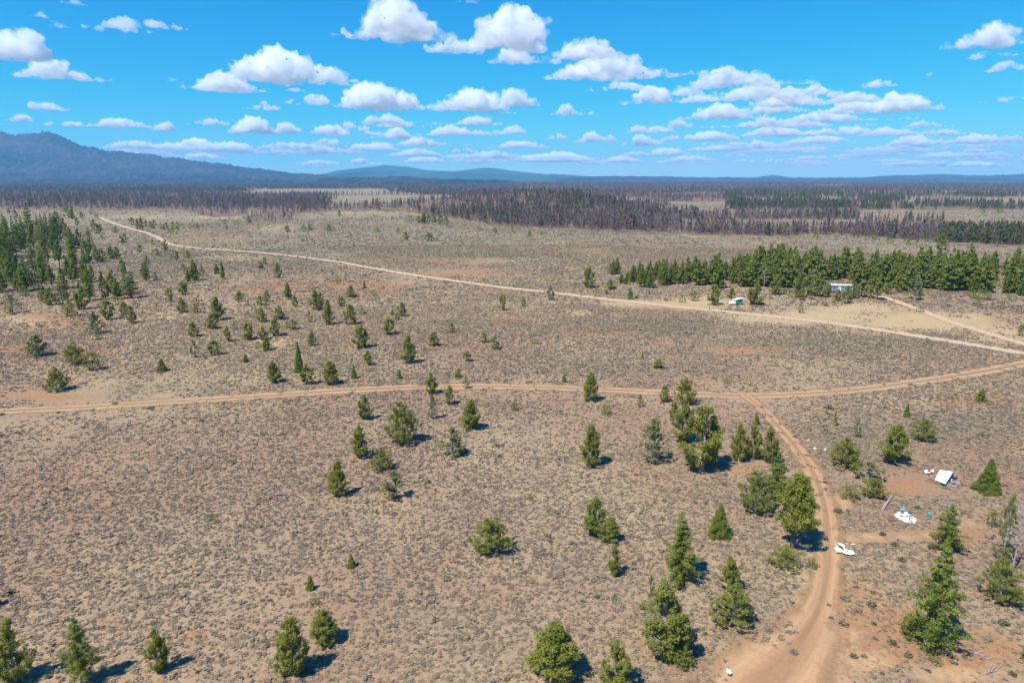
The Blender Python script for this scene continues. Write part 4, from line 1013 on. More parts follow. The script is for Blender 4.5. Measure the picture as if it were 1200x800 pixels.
fallen('fallen_branch', 447, 530, 440, 521, .06, 'grey dead limbs behind the short wide juniper', 'branch', 10, 6)

# ------------------------------------------------------------------ dumped things right of the road
M['white'] = plain('white_paint', (0.80, 0.80, 0.79), 0.5, 0.04, 3)
M['whitecloth'] = plain('white_plastic_sheet', (0.70, 0.695, 0.68), 0.5, 0.12, 2.5)
M['rust'] = plain('rusty_steel', (0.30, 0.15, 0.09), 0.8, 0.3, 7)
M['bluegrey'] = plain('blue_grey_board_and_shade', (0.20, 0.26, 0.32), 0.7, 0.25, 4)
M['dark'] = plain('dark_scrap', (0.04, 0.04, 0.045), 0.7, 0.4, 5)
M['wood'] = plain('weathered_board', (0.38, 0.31, 0.25), 0.85, 0.25, 6)
M['teal'] = plain('teal_paint', (0.03, 0.26, 0.27), 0.45, 0.12, 4)
M['glass'] = plain('dark_window', (0.03, 0.04, 0.05), 0.1, 0.1, 2)
M['rubber'] = plain('tyre_rubber', (0.03, 0.03, 0.03), 0.9, 0.2, 6)
M['shadedsiding'] = plain('shaded_white_siding', (0.21, 0.23, 0.29), 0.6, 0.1, 3)  # white siding, the grey of its shaded side put into the colour
M['stone'] = plain('pale_stone', (0.60, 0.57, 0.53), 0.9, 0.15, 5)
# wreck of a small white roofed trailer
c0 = at(1104, 567)
fr = Vector((0.90, -0.44, 0)).normalized(); sd = Vector((0.44, 0.90, 0)).normalized()       # along the frame / across it
def loc(u, v, z): return fr * u + sd * v + Vector((0, 0, z))
w = empty('trailer_wreck', c0, 0, 'collapsed trailer wreck with a white tilted roof panel on a rusty frame', 'wreck')
def slab(a, b, c, d, th):
    n = (Vector(b) - Vector(a)).cross(Vector(d) - Vector(a)).normalized() * th
    mb = MB(); top = [Vector(v) for v in (a, b, c, d)]; bot = [v - n for v in top]
    mb.add(top + bot, [(0, 1, 2, 3), (7, 6, 5, 4), (0, 4, 5, 1), (1, 5, 6, 2), (2, 6, 7, 3), (3, 7, 4, 0)]); return mb
def wp(px_, py_, z): return at(px_, py_, z) - c0
slab(wp(1095.4, 562.0, .45), wp(1108.0, 566.6, .55), wp(1116.8, 552.4, 1.15), wp(1101.0, 550.3, 1.05), .07).build('roof_panel', M['white'], w)
slab(wp(1108.4, 567.6, .06), wp(1108.0, 566.4, .40), wp(1116.4, 553.6, .98), wp(1117.2, 557.8, .06), .05).build('side_wall', M['bluegrey'], w)  # the dark blue of this shaded side is painted into its colour
for k, (a, b) in enumerate([((1084, 562.2), (1100, 566)), ((1099, 566), (1121, 570.4)), ((1121, 570.2), (1126, 562))]):
    mb = MB(); mb.tube([wp(*a, .14), wp(*b, .14)], [.07, .07], 4); mb.build('frame_beam', M['rust'] if k != 1 else M['wood'], w)
rs = random.Random(5)
for k in range(11):
    p = wp(rs.uniform(1110, 1124), rs.uniform(559, 567.5), rs.uniform(.08, .28)); mb = MB()
    mb.box((0, 0, 0), (rs.uniform(.5, 1.1), rs.uniform(.1, .35), rs.uniform(.04, .1)), Matrix.Rotation(rs.uniform(0, 3.1), 3, 'Z') @ Matrix.Rotation(rs.uniform(-.4, .4), 3, 'X'))
    mb.build('loose_board', [M['bluegrey'], M['wood'], M['white'], M['dark']][k % 4], w, loc=p)
def crumpled(name, pts, z, mat, seed, amp=.10, n=26, parent=None, holes=0.0, org=None, fall=True):
    """a sheet filling an outline on the ground, wrinkled, with its own thickness"""
    G = [at(a, b) - org for a, b in pts]
    xs = [g.x for g in G]; ys = [g.y for g in G]; x0, x1, y0, y1 = min(xs), max(xs), min(ys), max(ys)
    def inside(x, y):
        c = False; j = len(G) - 1
        for i in range(len(G)):
            if (G[i].y > y) != (G[j].y > y) and x < (G[j].x - G[i].x) * (y - G[i].y) / (G[j].y - G[i].y) + G[i].x: c = not c
            j = i
        return c
    r = np.random.default_rng(seed)
    gx_, gy_ = np.meshgrid(np.linspace(x0, x1, n), np.linspace(y0, y1, n), indexing='ij')
    h = amp * (fnoise(gx_, gy_, .9, seed, 3) * 1.6 + 0.5 * np.abs(np.sin(gx_ * 2.1 + gy_ * 3.3 + fnoise(gx_, gy_, .7, seed + 3) * 6)))
    gx_ = gx_ + r.normal(size=gx_.shape) * (x1 - x0) / n * .18; gy_ = gy_ + r.normal(size=gy_.shape) * (y1 - y0) / n * .18
    hol = fnoise(gx_, gy_, .55, seed + 9, 2)
    mb = MB(); V = np.stack([gx_, gy_, h + z], -1).reshape(-1, 3); F_ = []
    for i in range(n - 1):
        for j in range(n - 1):
            cx_, cy_ = gx_[i:i + 2, j:j + 2].mean(), gy_[i:i + 2, j:j + 2].mean()
            if inside(cx_, cy_) and hol[i, j] > holes: F_.append((i * n + j, (i + 1) * n + j, (i + 1) * n + j + 1, i * n + j + 1))
    usedv = sorted({v for f in F_ for v in f}); mp = {v: k for k, v in enumerate(usedv)}
    mb.add(V[usedv], [tuple(mp[v] for v in f) for f in F_])
    o = mb.build(name, mat, parent, smooth=False)
    sm = o.modifiers.new('thickness', 'SOLIDIFY'); sm.thickness = .012
    return o
for k, (px_, py_, s) in enumerate([(1084.5, 555, .5), (1092, 554.5, .55), (1088, 556.5, .35)]):
    og = at(px_, py_); e = s / 0.117 / 2
    o = crumpled('white_sheet', [(px_ - e, py_), (px_ - e * .5, py_ - e * .7), (px_ + e, py_ - e * .5), (px_ + e * .7, py_ + e * .6)], .05, M['whitecloth'], 70 + k, .25, 9, None, 0, og)
    o.location = og; tag(o, ['crumpled white scrap farthest left of the trailer wreck', 'crumpled white scrap touching the trailer wreck', 'small white scrap between the two larger scraps by the wreck'][k], 'scrap')
og = at(1060, 606)
tp = empty('white_tarp', og, 0, 'flat white tarp spread on the soil left of the teal barrel', 'tarp')
crumpled('sheet', [(1047.1, 604.4), (1051.9, 600.6), (1056.3, 598.8), (1063.8, 600.6), (1068.8, 603.8), (1074, 610), (1071.3, 613.8), (1060, 612.5), (1052.5, 608)], .06, M['whitecloth'], 81, .045, 40, tp, 0, og)
crumpled('sheet_corner', [(1054, 600.4), (1055.5, 596), (1060, 595.5), (1061, 599.5), (1057, 600.5)], .06, M['bluegrey'], 83, .2, 12, tp, 0, og)
tl = empty('garden_fork', at(1065.6, 608, .22), 0, 'small dark upright tool standing on the white tarp', 'tool')
mb = MB(); mb.tube([(0, 0, -.1), (0.02, .05, .72)], [.03, .03], 6); mb.build('handle', M['dark'], tl)
mb = MB(); mb.box((0, .05, .74), (.50, .1, .12)); mb.build('crossbar', M['dark'], tl)
# teal barrel
bpos = at(1090, 608) + Vector((0.1, .3, 0))
ba = empty('barrel', bpos + Vector((-.1, 0, 0)), 0, 'teal plastic barrel half hidden by the tall pine', 'barrel')
mb = MB(); mb.tube([(0, 0, 0), (0, 0, .05), (0, 0, .28), (0, 0, .30), (0, 0, .33), (0, 0, .6), (0, 0, .63), (0, 0, .66), (0, 0, .88), (0, 0, .92)], [.27, .29, .31, .325, .31, .31, .325, .31, .29, .27], 18); mb.build('drum', M['teal'], ba, smooth=False)
mb = MB(); mb.tube([(0, 0, .9), (0, 0, .94)], [.24, .24], 16); mb.build('lid', plain('pale_teal_lid', (.10, .36, .36)), ba); ba.scale = (.72, .72, .72)
# white torn plastic by the road
og = at(986, 646)
for k, (pts, hol, lb) in enumerate([([(976, 642), (980, 639), (985, 638.8), (989.5, 641.5), (991, 645), (986, 649), (980, 649.5), (977.5, 646)], .43, 'large torn white plastic heap at the right verge of the rutted road'),
                         ([(988, 647), (993, 646), (999, 648.5), (1002, 651.5), (997, 652), (991, 651.5), (987, 651)], .38, 'trailing strip of white plastic right of the torn heap')]):
    o = crumpled('torn_plastic', pts, .05, M['whitecloth'], 91 + k, .22, 34, None, hol - .05, og); o.location = og; tag(o, lb, 'plastic sheet')
o = crumpled('torn_plastic', [(997, 638.5), (1000, 637.8), (1003, 638.6), (1000, 639.5)], .04, M['whitecloth'], 95, .1, 8, None, 0, at(1000, 638.5)); o.location = at(1000, 638.5); tag(o, 'thin white scrap behind the torn plastic heap', 'plastic sheet')
o = crumpled('white_bag', [(850.8, 789), (852, 786.5), (855, 788), (857.2, 792.5), (854.5, 794.5), (851.5, 793)], .05, M['whitecloth'], 97, .3, 10, None, 0, at(854, 790)); o.location = at(854, 790); tag(o, 'small white bag on the bare soil at the bottom edge', 'bag')
for k, (px_, py_, s, lb) in enumerate([(947, 516, .35, 'pale stone farthest up the right verge of the rutted road'), (955, 526, .55, 'largest pale stone right of the rutted road'), (967, 527, .42, 'pale stone right of the largest pale stone')]):
    r = np.random.default_rng(120 + k); mb = MB(); nb = 9
    for q_ in range(4):
        pass
    rings = [(.0, .8), (.35, 1.0), (.65, .75), (.85, .35)]
    vs = [(s * .5 * f * math.cos(a) * (1 + .2 * r.normal()), s * .5 * f * math.sin(a) * (1 + .2 * r.normal()), z * s * .6) for z, f in rings for a in np.linspace(0, 6.283, nb, endpoint=False)]
    fs = [(i * nb + j, i * nb + (j + 1) % nb, (i + 1) * nb + (j + 1) % nb, (i + 1) * nb + j) for i in range(3) for j in range(nb)] + [tuple(3 * nb + j for j in range(nb))]
    mb.add(vs, fs); o = mb.build('stone', M['stone'], None, loc=at(px_, py_)); tag(o, lb, 'stone')

# ------------------------------------------------------------------ dwellings at the edge of the grove
def wheel(root, x, y, r):
    mb = MB(); mb.tube([(x, y - .1, r), (x, y + .1, r)], [r, r], 14); t = mb.build('wheel', M['rubber'], root)
    mb = MB(); mb.tube([(x, y - .115, r), (x, y + .115, r)], [r * .55, r * .55], 10); mb.build('hub', M['white'], t)
P = at(862, 357)
tr = empty('teal_trailer', P, R(12), 'small teal trailer with a pale slanted roof and white nose before the grove', 'trailer')
mb = MB(); v = [(-.4, -.85, .45), (2.0, -.85, .45), (2.0, .85, .45), (-.4, .85, .45), (-.4, -.85, 1.75), (2.0, -.85, 2.1), (2.0, .85, 2.1), (-.4, .85, 1.75)]
mb.add(v, [(3, 2, 1, 0), (4, 5, 6, 7), (0, 1, 5, 4), (1, 2, 6, 5), (2, 3, 7, 6), (3, 0, 4, 7)]); mb.build('body', M['teal'], tr)
slab((-.75, -1.05, 1.80), (2.2, -1.05, 2.24), (2.2, 1.05, 2.24), (-.75, 1.05, 1.80), .09).build('roof', M['white'], tr)
mb = MB(); v = [(-2.0, -.8, .45), (-.41, -.8, .45), (-.41, .8, .45), (-2.0, .8, .45), (-1.9, -.7, .98), (-.41, -.75, 1.25), (-.41, .75, 1.25), (-1.9, .7, .98)]
mb.add(v, [(3, 2, 1, 0), (4, 5, 6, 7), (0, 1, 5, 4), (2, 3, 7, 6), (3, 0, 4, 7), (1, 2, 6, 5)]); mb.build('nose', M['white'], tr)
mb = MB(); mb.box((.9, -.865, 1.35), (.9, .02, .45)); wdw = mb.build('window', M['glass'], tr)
for x_, y_ in ((-1.3, -.75), (1.2, -.8), (-1.3, .75), (1.2, .8)): wheel(tr, x_, y_, .33)
P = at(984, 342.5)
hm = empty('trailer_home', P, R(-14), 'white trailer home with a grey shaded side among the grove trees', 'trailer home')
mb = MB(); mb.box((0, 0, 1.55), (7.0, 2.5, 2.1)); mb.build('body', M['shadedsiding'], hm)
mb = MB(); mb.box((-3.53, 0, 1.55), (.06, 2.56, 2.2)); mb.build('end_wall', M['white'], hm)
M['paleroof'] = plain('weathered_pale_roof', (.52, .53, .54), .7, .12, 2)
slab((-3.9, -1.55, 2.66), (3.7, -1.55, 2.66), (3.7, 0.002, 3.0), (-3.9, 0.002, 3.0), .1).build('roof', M['paleroof'], hm)
slab((-3.9, 0.004, 3.0), (3.7, 0.004, 3.0), (3.7, 1.55, 2.66), (-3.9, 1.55, 2.66), .1).build('roof', M['paleroof'], hm)
for x_ in (-2.2, 1.6):
    mb = MB(); mb.box((x_, -1.255, 1.75), (1.0, .03, .7)); f_ = mb.build('window', M['white'], hm); mb = MB(); mb.box((x_, -1.275, 1.75), (.86, .02, .56)); mb.build('pane', M['glass'], f_)
mb = MB(); mb.box((-.4, -1.262, 1.45), (.85, .04, 1.85)); dr = mb.build('door', M['white'], hm); mb = MB(); mb.tube([(-.1, -1.29, 1.35), (-.1, -1.33, 1.35)], [.03, .03], 6); mb.build('handle', M['dark'], dr)
mb = MB(); mb.box((0, 0, .36), (6.6, 2.2, .3)); mb.build('undercarriage', M['dark'], hm)
for x_ in (-.5, .4): wheel(hm, x_, -1.12, .35)
P = at(1001, 341)
pc = empty('parked_truck', P, R(-35), 'pale blue vehicle parked right of the white trailer home', 'vehicle')
mb = MB(); v = [(-2.2, -.85, .4), (2.2, -.85, .4), (2.2, .85, .4), (-2.2, .85, .4), (-2.1, -.8, 1.0), (2.15, -.8, 1.0), (2.15, .8, 1.0), (-2.1, .8, 1.0)]
fq = [(3, 2, 1, 0), (4, 5, 6, 7), (0, 1, 5, 4), (1, 2, 6, 5), (2, 3, 7, 6), (3, 0, 4, 7)]
M['paleblue'] = plain('pale_blue_paint', (.42, .52, .58), .4, .05)
mb.add(v, fq); mb.build('body', M['paleblue'], pc)
mb = MB(); mb.add([(-1.0, -.76, 1.002), (1.2, -.76, 1.002), (1.2, .76, 1.002), (-1.0, .76, 1.002), (-.5, -.65, 1.65), (.9, -.65, 1.65), (.9, .65, 1.65), (-.5, .65, 1.65)], fq); cb = mb.build('cab', M['paleblue'], pc)
for s in (-1, 1):
    mb = MB(); mb.box((.2, s * .715, 1.3), (1.2, .06, .4), Matrix.Rotation(s * .17, 3, 'X')); mb.build('window', M['glass'], cb)
for x_, y_ in ((-1.4, -.8), (1.4, -.8), (-1.4, .8), (1.4, .8)): wheel(pc, x_, y_, .36)
# posts by the gravel road
for k, (px_, py_, h_, lb) in enumerate([(831.5, 363.5, 1.5, 'short dark fence post beside the gravel road left of the teal trailer'), (830, 343 + 19, 1.2, 'leaning dark post next to the short fence post')][:1]):
    mb = MB(); mb.tube([(0, 0, -.1), (0, 0, h_ * .96), (0, 0, h_)], [.09, .085, .05], 7); o = mb.build('fence_post', M['bark'], None, loc=at(px_, py_)); tag(o, lb, 'post')

# ------------------------------------------------------------------ labels for the scattered trees: size, habit, and where they stand
SIZE = lambda h, lo_, hi_: 'small' if h < lo_ else 'tall' if h > hi_ else 'mid sized'
HAB = {'J': 'juniper', 'P': 'dark conifer', 'B': 'round juniper', 'S': 'sparse juniper', 'U': 'bare stemmed tree', 'C': 'cone shaped sapling', 'W': 'low spreading juniper'}
LMK = [(67, 455, 'the round juniper by the track'), (98, 430, 'the touching pair'), (45, 415, 'the open juniper near the left edge'), (351, 430, 'the slim spire'), (479, 422, 'the tall leaning juniper'),
       (430, 425, 'the thin little spire'), (645, 350, 'the ragged juniper on the gravel road'), (690, 335, 'the dark ragged juniper'), (155, 350, 'the clump at the left stand'), (113, 390, 'the multi stemmed juniper'),
       (255, 375, 'the biggest slope juniper'), (423, 405, 'the broad juniper mid slope'), (385, 378, 'the narrow tall slope juniper'), (323, 392, 'the stacked pair'), (228, 328, 'the dark spires beyond the slope'),
       (194, 292, 'the road bend'), (122, 258, 'the top of the gravel road'), (300, 255, 'the burned thicket'), (500, 262, 'the small far grove'), (690, 275, 'the burned wood front'), (1103, 290, 'the dark tree on the far meadow'),
       (862, 356, 'the teal trailer'), (984, 342, 'the white trailer home'), (1034, 348, 'the dusty drive'), (1150, 350, 'the low wide pine'), (803, 470, 'the round topped juniper'), (588, 360, 'the lone juniper before the gravel road'),
       (37, 280, 'the tall left stand'), (8, 340, 'the left edge')]
seen = {t['label'] for t in TREES if t['label']}
def where(t, n):
    c = sorted(LMK, key=lambda l: (l[0] - t['px']) ** 2 + 4 * (l[1] - t['py']) ** 2)[n]
    dx, dy = t['px'] - c[0], t['py'] - c[1]
    d = math.hypot(dx, 2 * dy); near = 'close ' if d < 16 else 'just ' if d < 34 else 'well ' if d > 80 else ''
    if abs(dx) > 2.5 * abs(dy): s = 'right of' if dx > 0 else 'left of'
    elif abs(dy) * 2.0 > abs(dx) * 1.6: s = 'beyond' if dy < 0 else 'in front of'
    else: s = ('right beyond' if dx > 0 else 'left beyond') if dy < 0 else ('right in front of' if dx > 0 else 'left in front of')
    return f'{near}{s} {c[2]}'
todo = [t for t in TREES if not t['label']]
byk = {}
for t in todo:
    t['size'] = SIZE(t['h'], 8, 21)
    t['base'] = f"{t['size']} {HAB[t['style']]} {where(t, 0)}"
    byk.setdefault(t['base'], []).append(t)
ORD = ['nearest', 'second nearest', 'third nearest', 'fourth nearest', 'fifth nearest', 'sixth nearest', 'seventh nearest', 'eighth nearest', 'ninth nearest', 'tenth nearest', 'eleventh nearest', 'twelfth nearest']
for bse, lst in byk.items():
    lst.sort(key=lambda t: -t['py'])
    for k, t in enumerate(lst):
        lb = bse if len(lst) == 1 else f'{ORD[min(k, 11)]} {bse}' if k < len(lst) - 1 or k == 0 else f'farthest {bse}'
        t['label'] = lb; t['o']['label'] = lb
        t['o']['group'] = 'junipers scattered over the brush' if t['style'] != 'P' else 'conifers of the left stand'

# ------------------------------------------------------------------ clouds
m, ns, ls, p = new_mat('cloud_vapour'); M['cloud'] = m
ns.remove(p)
pv = ns.new('ShaderNodeVolumePrincipled'); pv.inputs['Color'].default_value = (1, 1, 1, 1); pv.inputs['Anisotropy'].default_value = 0.0
geo = ns.new('ShaderNodeNewGeometry')
cn = noise(ns, ls, geo.outputs['Position'], 0.0065, 5, 0.62)
ls.new(mth(ns, ls, 'MULTIPLY', ramp(ns, ls, cn, 0.40, 0.62), 0.016), pv.inputs['Density'])
ls.new(pv.outputs[0], ns['Material Output'].inputs['Volume'])
BASE = 1250.0
CLOUDS = [  # centre x, base y, width, height in the photograph, label
 (458, 43, 120, 44, 'large heaped cloud at the top edge, left of the middle'), (570, 58, 136, 50, 'largest smooth domed cloud at the top middle'), (612, 73, 74, 20, 'left half of the long cloud below the domed one'),
 (690, 66, 108, 22, 'right half of the long cloud below the domed one'), (745, 88, 206, 30, 'long rolling cloud right of the top middle'), (723, 106, 65, 15, 'small flat cloud under the long rolling one'),
 (770, 122, 64, 21, 'small heaped cloud below the flat one'), (74, 93, 86, 25, 'flat based cloud at the upper left'), (12, 72, 66, 44, 'cloud cut by the left edge'), (335, 94, 154, 42, 'big heaped cloud at the left of the middle'),
 (263, 106, 80, 23, 'smaller cloud tucked under the big heaped one'), (135, 35, 66, 17, 'left piece of the torn cloud near the top left'), (188, 32, 52, 11, 'right piece of the torn cloud near the top left'), (53, 130, 38, 14, 'little round cloud above the mountain'),
 (308, 129, 42, 10, 'little flat cloud below the big heaped one'), (365, 123, 60, 12, 'thin flat cloud left of the double heap'), (455, 128, 100, 32, 'cloud with a domed back and long left tail in mid sky'), (548, 130, 74, 31, 'round heaped cloud in mid sky'),
 (605, 126, 44, 21, 'little heaped cloud right of the round one'), (670, 135, 42, 13, 'wispy little cloud right of mid sky'), (590, 134, 32, 8, 'scrap of cloud under the round heaped one'), (1157, 54, 76, 28, 'smooth cloud at the upper right'),
 (1164, 68, 60, 11, 'thin grey cloud under the smooth one at right'), (1192, 82, 60, 15, 'cloud cut by the right edge'), (872, 100, 130, 22, 'top of the great cloud heap at right'), (880, 117, 150, 20, 'middle shelf of the great cloud heap at right'),
 (930, 124, 90, 20, 'right shoulder of the great cloud heap'), (843, 140, 84, 20, 'white roll below the great cloud heap'), (1028, 131, 118, 23, 'long grey topped cloud right of the great heap'), (985, 143, 130, 15, 'flat shelf below the long grey topped cloud'),
 (1028, 103, 38, 11, 'tiny lone cloud above the long grey topped one'), (1175, 120, 50, 9, 'thin streak near the right edge'), (1093, 150, 62, 10, 'flat streak right of the long shelf'), (138, 150, 84, 12, 'long flat cloud above the mountain'),
 (244, 147, 44, 10, 'short flat cloud right of the long flat one'), (192, 155, 22, 13, 'little puff between the two flat clouds'), (303, 158, 52, 22, 'soft heap low in the left half'), (338, 157, 24, 14, 'puff touching the soft heap'), (383, 158, 42, 13, 'low puff left of the stacked bank'),
 (425, 160, 66, 20, 'left heap of the stacked bank'), (470, 164, 62, 14, 'right heap of the stacked bank'), (445, 146, 60, 14, 'upper shelf of the stacked bank'), (545, 147, 74, 12, 'upper streak of the centre bank'), (600, 158, 64, 11, 'right end of the centre bank'), (535, 160, 80, 12, 'left end of the centre bank'),
 (655, 164, 20, 8, 'tiny puff right of the centre bank'), (746, 157, 20, 10, 'tiny puff above the low right bank'), (778, 157, 38, 11, 'puff above the low right bank'), (705, 168, 60, 14, 'left part of the low right bank'), (760, 172, 70, 13, 'middle of the low right bank'),
 (165, 176, 84, 11, 'left end of the low bank behind the mountain slope'), (215, 178, 76, 17, 'highest heap of the low bank behind the slope'), (285, 180, 84, 15, 'right heap of the low bank behind the slope'), (350, 183, 62, 10, 'tail of the low bank behind the slope'),
 (430, 178, 72, 12, 'low streak under the stacked bank'), (500, 185, 90, 10, 'low haze streak under the centre bank'), (568, 187, 100, 10, 'low streak above the far blue mountain'), (640, 191, 130, 13, 'long low streak right of the far blue mountain'),
 (820, 166, 110, 12, 'low shelf under the white roll'), (895, 161, 100, 15, 'low shelf under the great heap'), (985, 160, 140, 12, 'long low shelf under the flat one'), (1060, 173, 62, 15, 'small heap low at right'), (1135, 170, 110, 12, 'low streak toward the right edge'), (1192, 167, 60, 10, 'low streak at the right edge'),
 (840, 178, 100, 8, 'lowest thin streak under the white roll'), (930, 181, 110, 8, 'lowest thin streak under the great heap'), (1010, 184, 100, 9, 'lowest thin streak right of the great heap'), (1100, 187, 100, 9, 'lowest thin streak at right'),
 (20, 143, 40, 9, 'low flat cloud left over the mountain'), (75, 149, 50, 8, 'thin streak over the mountain peak'), (85, 5, 28, 6, 'scrap of cloud at the top edge, left'), (62, 31, 36, 7, 'thin scrap left of the torn cloud'), (47, 21, 16, 6, 'tiny scrap above the thin one'), (203, 97, 9, 6, 'tiny lone scrap left of the big heaped cloud'),
 (345, 108, 26, 6, 'scrap under the big heaped cloud'), (560, 2, 60, 8, 'cloud foot at the top edge above the domed one'), (1088, 90, 8, 4, 'tiny scrap left of the right edge clouds')]
cr = np.random.default_rng(77)
CLOUDS += [(850, 92, 60, 14, 'cap cloud on the left of the great heap'), (905, 110, 70, 16, 'middle lobe of the great cloud heap'), (960, 112, 50, 14, 'right lobe of the great cloud heap'), (815, 112, 60, 14, 'left foot of the great cloud heap'),
 (900, 133, 90, 14, 'lower shelf of the great cloud heap'), (1010, 120, 90, 13, 'back of the long grey topped cloud'), (955, 150, 110, 12, 'shelf below the lower one in the great bank'), (880, 150, 90, 12, 'flat roll under the white roll'),
 (1050, 160, 90, 11, 'flat cloud right of the long low shelf'), (800, 150, 50, 10, 'little flat cloud left of the white roll'), (1110, 160, 70, 10, 'flat cloud low toward the right edge'), (930, 170, 130, 11, 'broad low roll under the great bank'), (1040, 180, 120, 10, 'broad low roll under the small heap'),
 (770, 184, 100, 10, 'broad low roll right of the far blue mountain'), (470, 150, 60, 12, 'small shelf between the stacked bank and the centre bank'), (505, 172, 80, 11, 'flat roll under the centre bank'), (600, 175, 90, 10, 'flat roll right under the centre bank'), (390, 170, 60, 9, 'flat roll left under the stacked bank')]
NFAINT = 75
for k in range(NFAINT):
    yb = 172 + 25 * cr.random() ** 0.8; right = cr.random() < 0.62
    CLOUDS.append((cr.uniform(640, 1250) if right else cr.uniform(120, 700), yb, cr.uniform(40, 130), cr.uniform(4, 9) * (1.25 if yb < 184 else 1), 'faint flat cloud in the pale bank along the horizon'))
pend = []
for k, (cx_, by0, cw, ch, lb) in enumerate(CLOUDS):
    cb = at(cx_, by0 - 1.0, BASE) if by0 < 203 else None
    dist = cb.y * CP - (cb.z - CAM_H) * SP
    grow = 1.22 if by0 > 96 else 1.08
    Wm = cw * grow / F * dist; Hm = ch * 1.08 / F * dist
    r = np.random.default_rng(500 + k)
    big = cw > 70
    bm_v = []; bm_f = []
    asp = Wm / Hm
    npf = int(np.clip(asp * 11, 20, 90)) if big else 22
    ico = [(0, 0, 1), (.894, 0, .447), (.276, .851, .447), (-.724, .526, .447), (-.724, -.526, .447), (.276, -.851, .447), (.724, .526, -.447), (-.276, .851, -.447), (-.894, 0, -.447), (-.276, -.851, -.447), (.724, -.526, -.447), (0, 0, -1)]
    icf = [(0, 1, 2), (0, 2, 3), (0, 3, 4), (0, 4, 5), (0, 5, 1), (1, 6, 2), (2, 7, 3), (3, 8, 4), (4, 9, 5), (5, 10, 1), (2, 6, 7), (3, 7, 8), (4, 8, 9), (5, 9, 10), (1, 10, 6), (6, 11, 7), (7, 11, 8), (8, 11, 9), (9, 11, 10), (10, 11, 6)]
    pk = r.uniform(-.22, .22); pk2 = r.uniform(-.4, .4)
    dpt = min(Wm * 0.5, Hm * 2.2)
    for s in range(npf):
        u = r.uniform(-.5, .5)
        env = max(math.exp(-((u - pk) / .30) ** 2), 0.75 * math.exp(-((u - pk2) / .20) ** 2)) * (1 - (abs(u) / .5) ** 3)
        hh_ = Hm * max(0.2, env)
        rad = hh_ * r.uniform(.26, .5)
        z = r.uniform(rad * .55, max(rad * .6, hh_ - rad))
        v_ = r.uniform(-.5, .5) * dpt * (0.3 + 0.7 * env)
        n0 = len(bm_v); sx_ = r.uniform(1.2, 2.1) if rad > .15 * Hm else 2.6
        for vx in ico: bm_v.append((u * Wm + vx[0] * rad * sx_, v_ + vx[1] * rad * sx_, z + vx[2] * rad))
        bm_f += [tuple(i_ + n0 for i_ in f_) for f_ in icf]
    me = bpy.data.meshes.new('cloud'); me.from_pydata(bm_v, [], bm_f); me.update()
    o = bpy.data.objects.new('cloud', me); col.objects.link(o)
    ss = o.modifiers.new('a', 'SUBSURF'); ss.levels = 1; ss.render_levels = 1; ss.subdivision_type = 'SIMPLE'
    rm = o.modifiers.new('b', 'REMESH'); rm.mode = 'VOXEL'; rm.voxel_size = max(Wm / ((120 if by0 < 160 else 70) if big else 50), Hm / 40)
    sm = o.modifiers.new('c', 'SMOOTH'); sm.factor = .5; sm.iterations = 3
    az = math.atan2(cb.x, cb.y)
    o.location = (cb.x + math.sin(az) * dpt * .5, cb.y + math.cos(az) * dpt * .5, BASE); o.rotation_euler = (0, 0, -az)
    pend.append((o, lb, Wm, Hm, r, k))
dg = bpy.context.evaluated_depsgraph_get(); dg.update()
CL = []
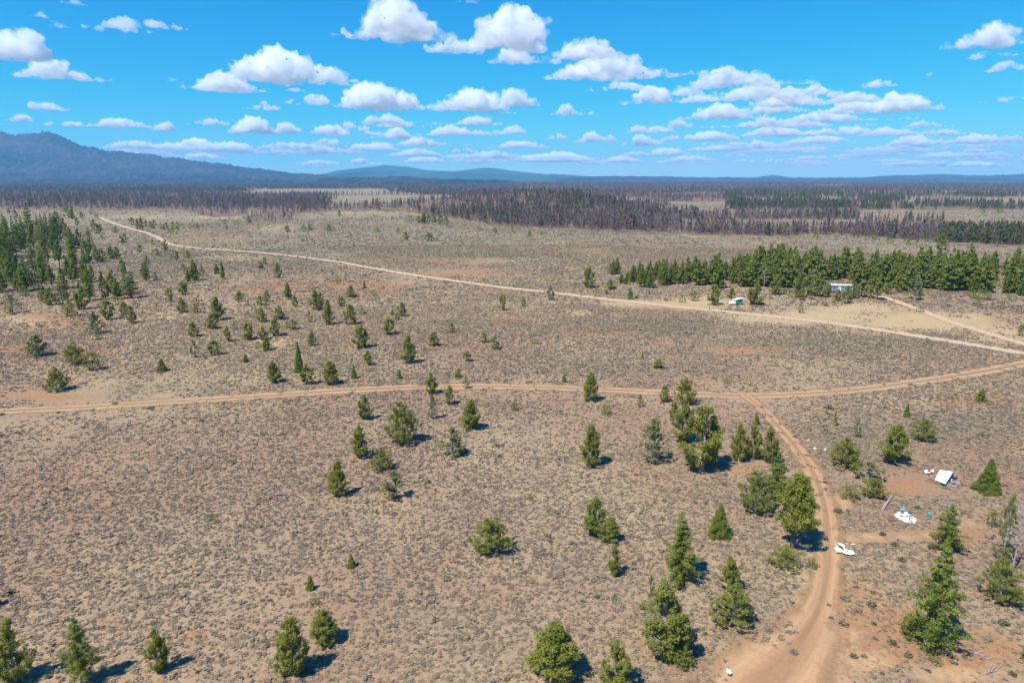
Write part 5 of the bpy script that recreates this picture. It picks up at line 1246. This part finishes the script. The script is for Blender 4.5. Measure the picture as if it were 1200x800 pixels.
for o, lb, Wm, Hm, r, k in pend:
    ev = o.evaluated_get(dg); me = bpy.data.meshes.new_from_object(ev); old = o.data
    o.modifiers.clear(); o.data = me; bpy.data.meshes.remove(old); me.name = 'cloud'
    V = np.empty(len(me.vertices) * 3, np.float32); me.vertices.foreach_get('co', V); V = V.reshape(-1, 3)
    Nn = np.empty(len(me.vertices) * 3, np.float32); me.vertices.foreach_get('normal', Nn); Nn = Nn.reshape(-1, 3)
    s = min(Hm * .30, Wm * .12)
    def bill(sc, sd): return np.abs(2 * fnoise(V[:, 0] + V[:, 2] * .7, V[:, 1] + V[:, 2] * 1.3, sc, sd, 2) - 1)
    d = (bill(s * 1.6, 200 + k) - .25) * s * 1.0 + (bill(s * .6, 300 + k) - .25) * s * .65 + (bill(s * .25, 400 + k) - .25) * s * .3
    V = V + Nn * d[:, None]
    low = V[:, 2] < Hm * .10
    V[low, 2] = Hm * .10 + (V[low, 2] - Hm * .10) * .3
    me.vertices.foreach_set('co', V.ravel()); me.update()
    me.materials.clear(); me.materials.append(M['cloud'])
    CL.append((o, k))
    tag(o, lb, 'cloud', 'fair weather clouds' if k < len(CLOUDS) - NFAINT else 'faint clouds along the horizon')

fk = {}
for o, k in CL:
    if k < len(CLOUDS) - NFAINT: continue
    cx_, yb, cw, ch, _ = CLOUDS[k]
    ov = next(n_ for lim, n_ in ((250, 'the upper mountain slope'), (370, 'the foot of the mountain slope'), (500, 'the left half of the far blue mountain'), (620, 'the right half of the far blue mountain'), (720, 'the low ridge right of the far mountain'),
              (800, 'the flat horizon right of the middle'), (880, 'the flat horizon left of the far cone'), (960, 'the small far cone'), (1040, 'the left end of the mesa'), (1120, 'the middle of the mesa'), (9999, 'the right end of the mesa')) if cx_ < lim)
    fk.setdefault(('long' if cw > 85 else 'short', 'high' if yb < 181 else 'low' if yb > 190 else 'midway', ov), []).append((cx_, o))
for (a_, b_, c_), l_ in fk.items():
    l_.sort(key=lambda t: t[0])
    for q_, (x_, o) in enumerate(l_):
        pos_ = '' if len(l_) == 1 else ('leftmost ' if q_ == 0 else 'rightmost ' if q_ == len(l_) - 1 else 'second from left ' if q_ == 1 else 'third from left ')
        o['label'] = f'{pos_}{a_} faint cloud {b_} over {c_}'

# ------------------------------------------------------------------ haze
m, ns, ls, p = new_mat('haze_air'); ns.remove(p)
pv = ns.new('ShaderNodeVolumePrincipled'); pv.inputs['Color'].default_value = (0.26, 0.64, 1.0, 1); pv.inputs['Density'].default_value = 7.2e-5
ls.new(pv.outputs[0], ns['Material Output'].inputs['Volume'])
mb = MB(); mb.box((0, 0, 263), (28400, 28400, 556)); hz = mb.build('haze', m); tag(hz, kind='stuff')
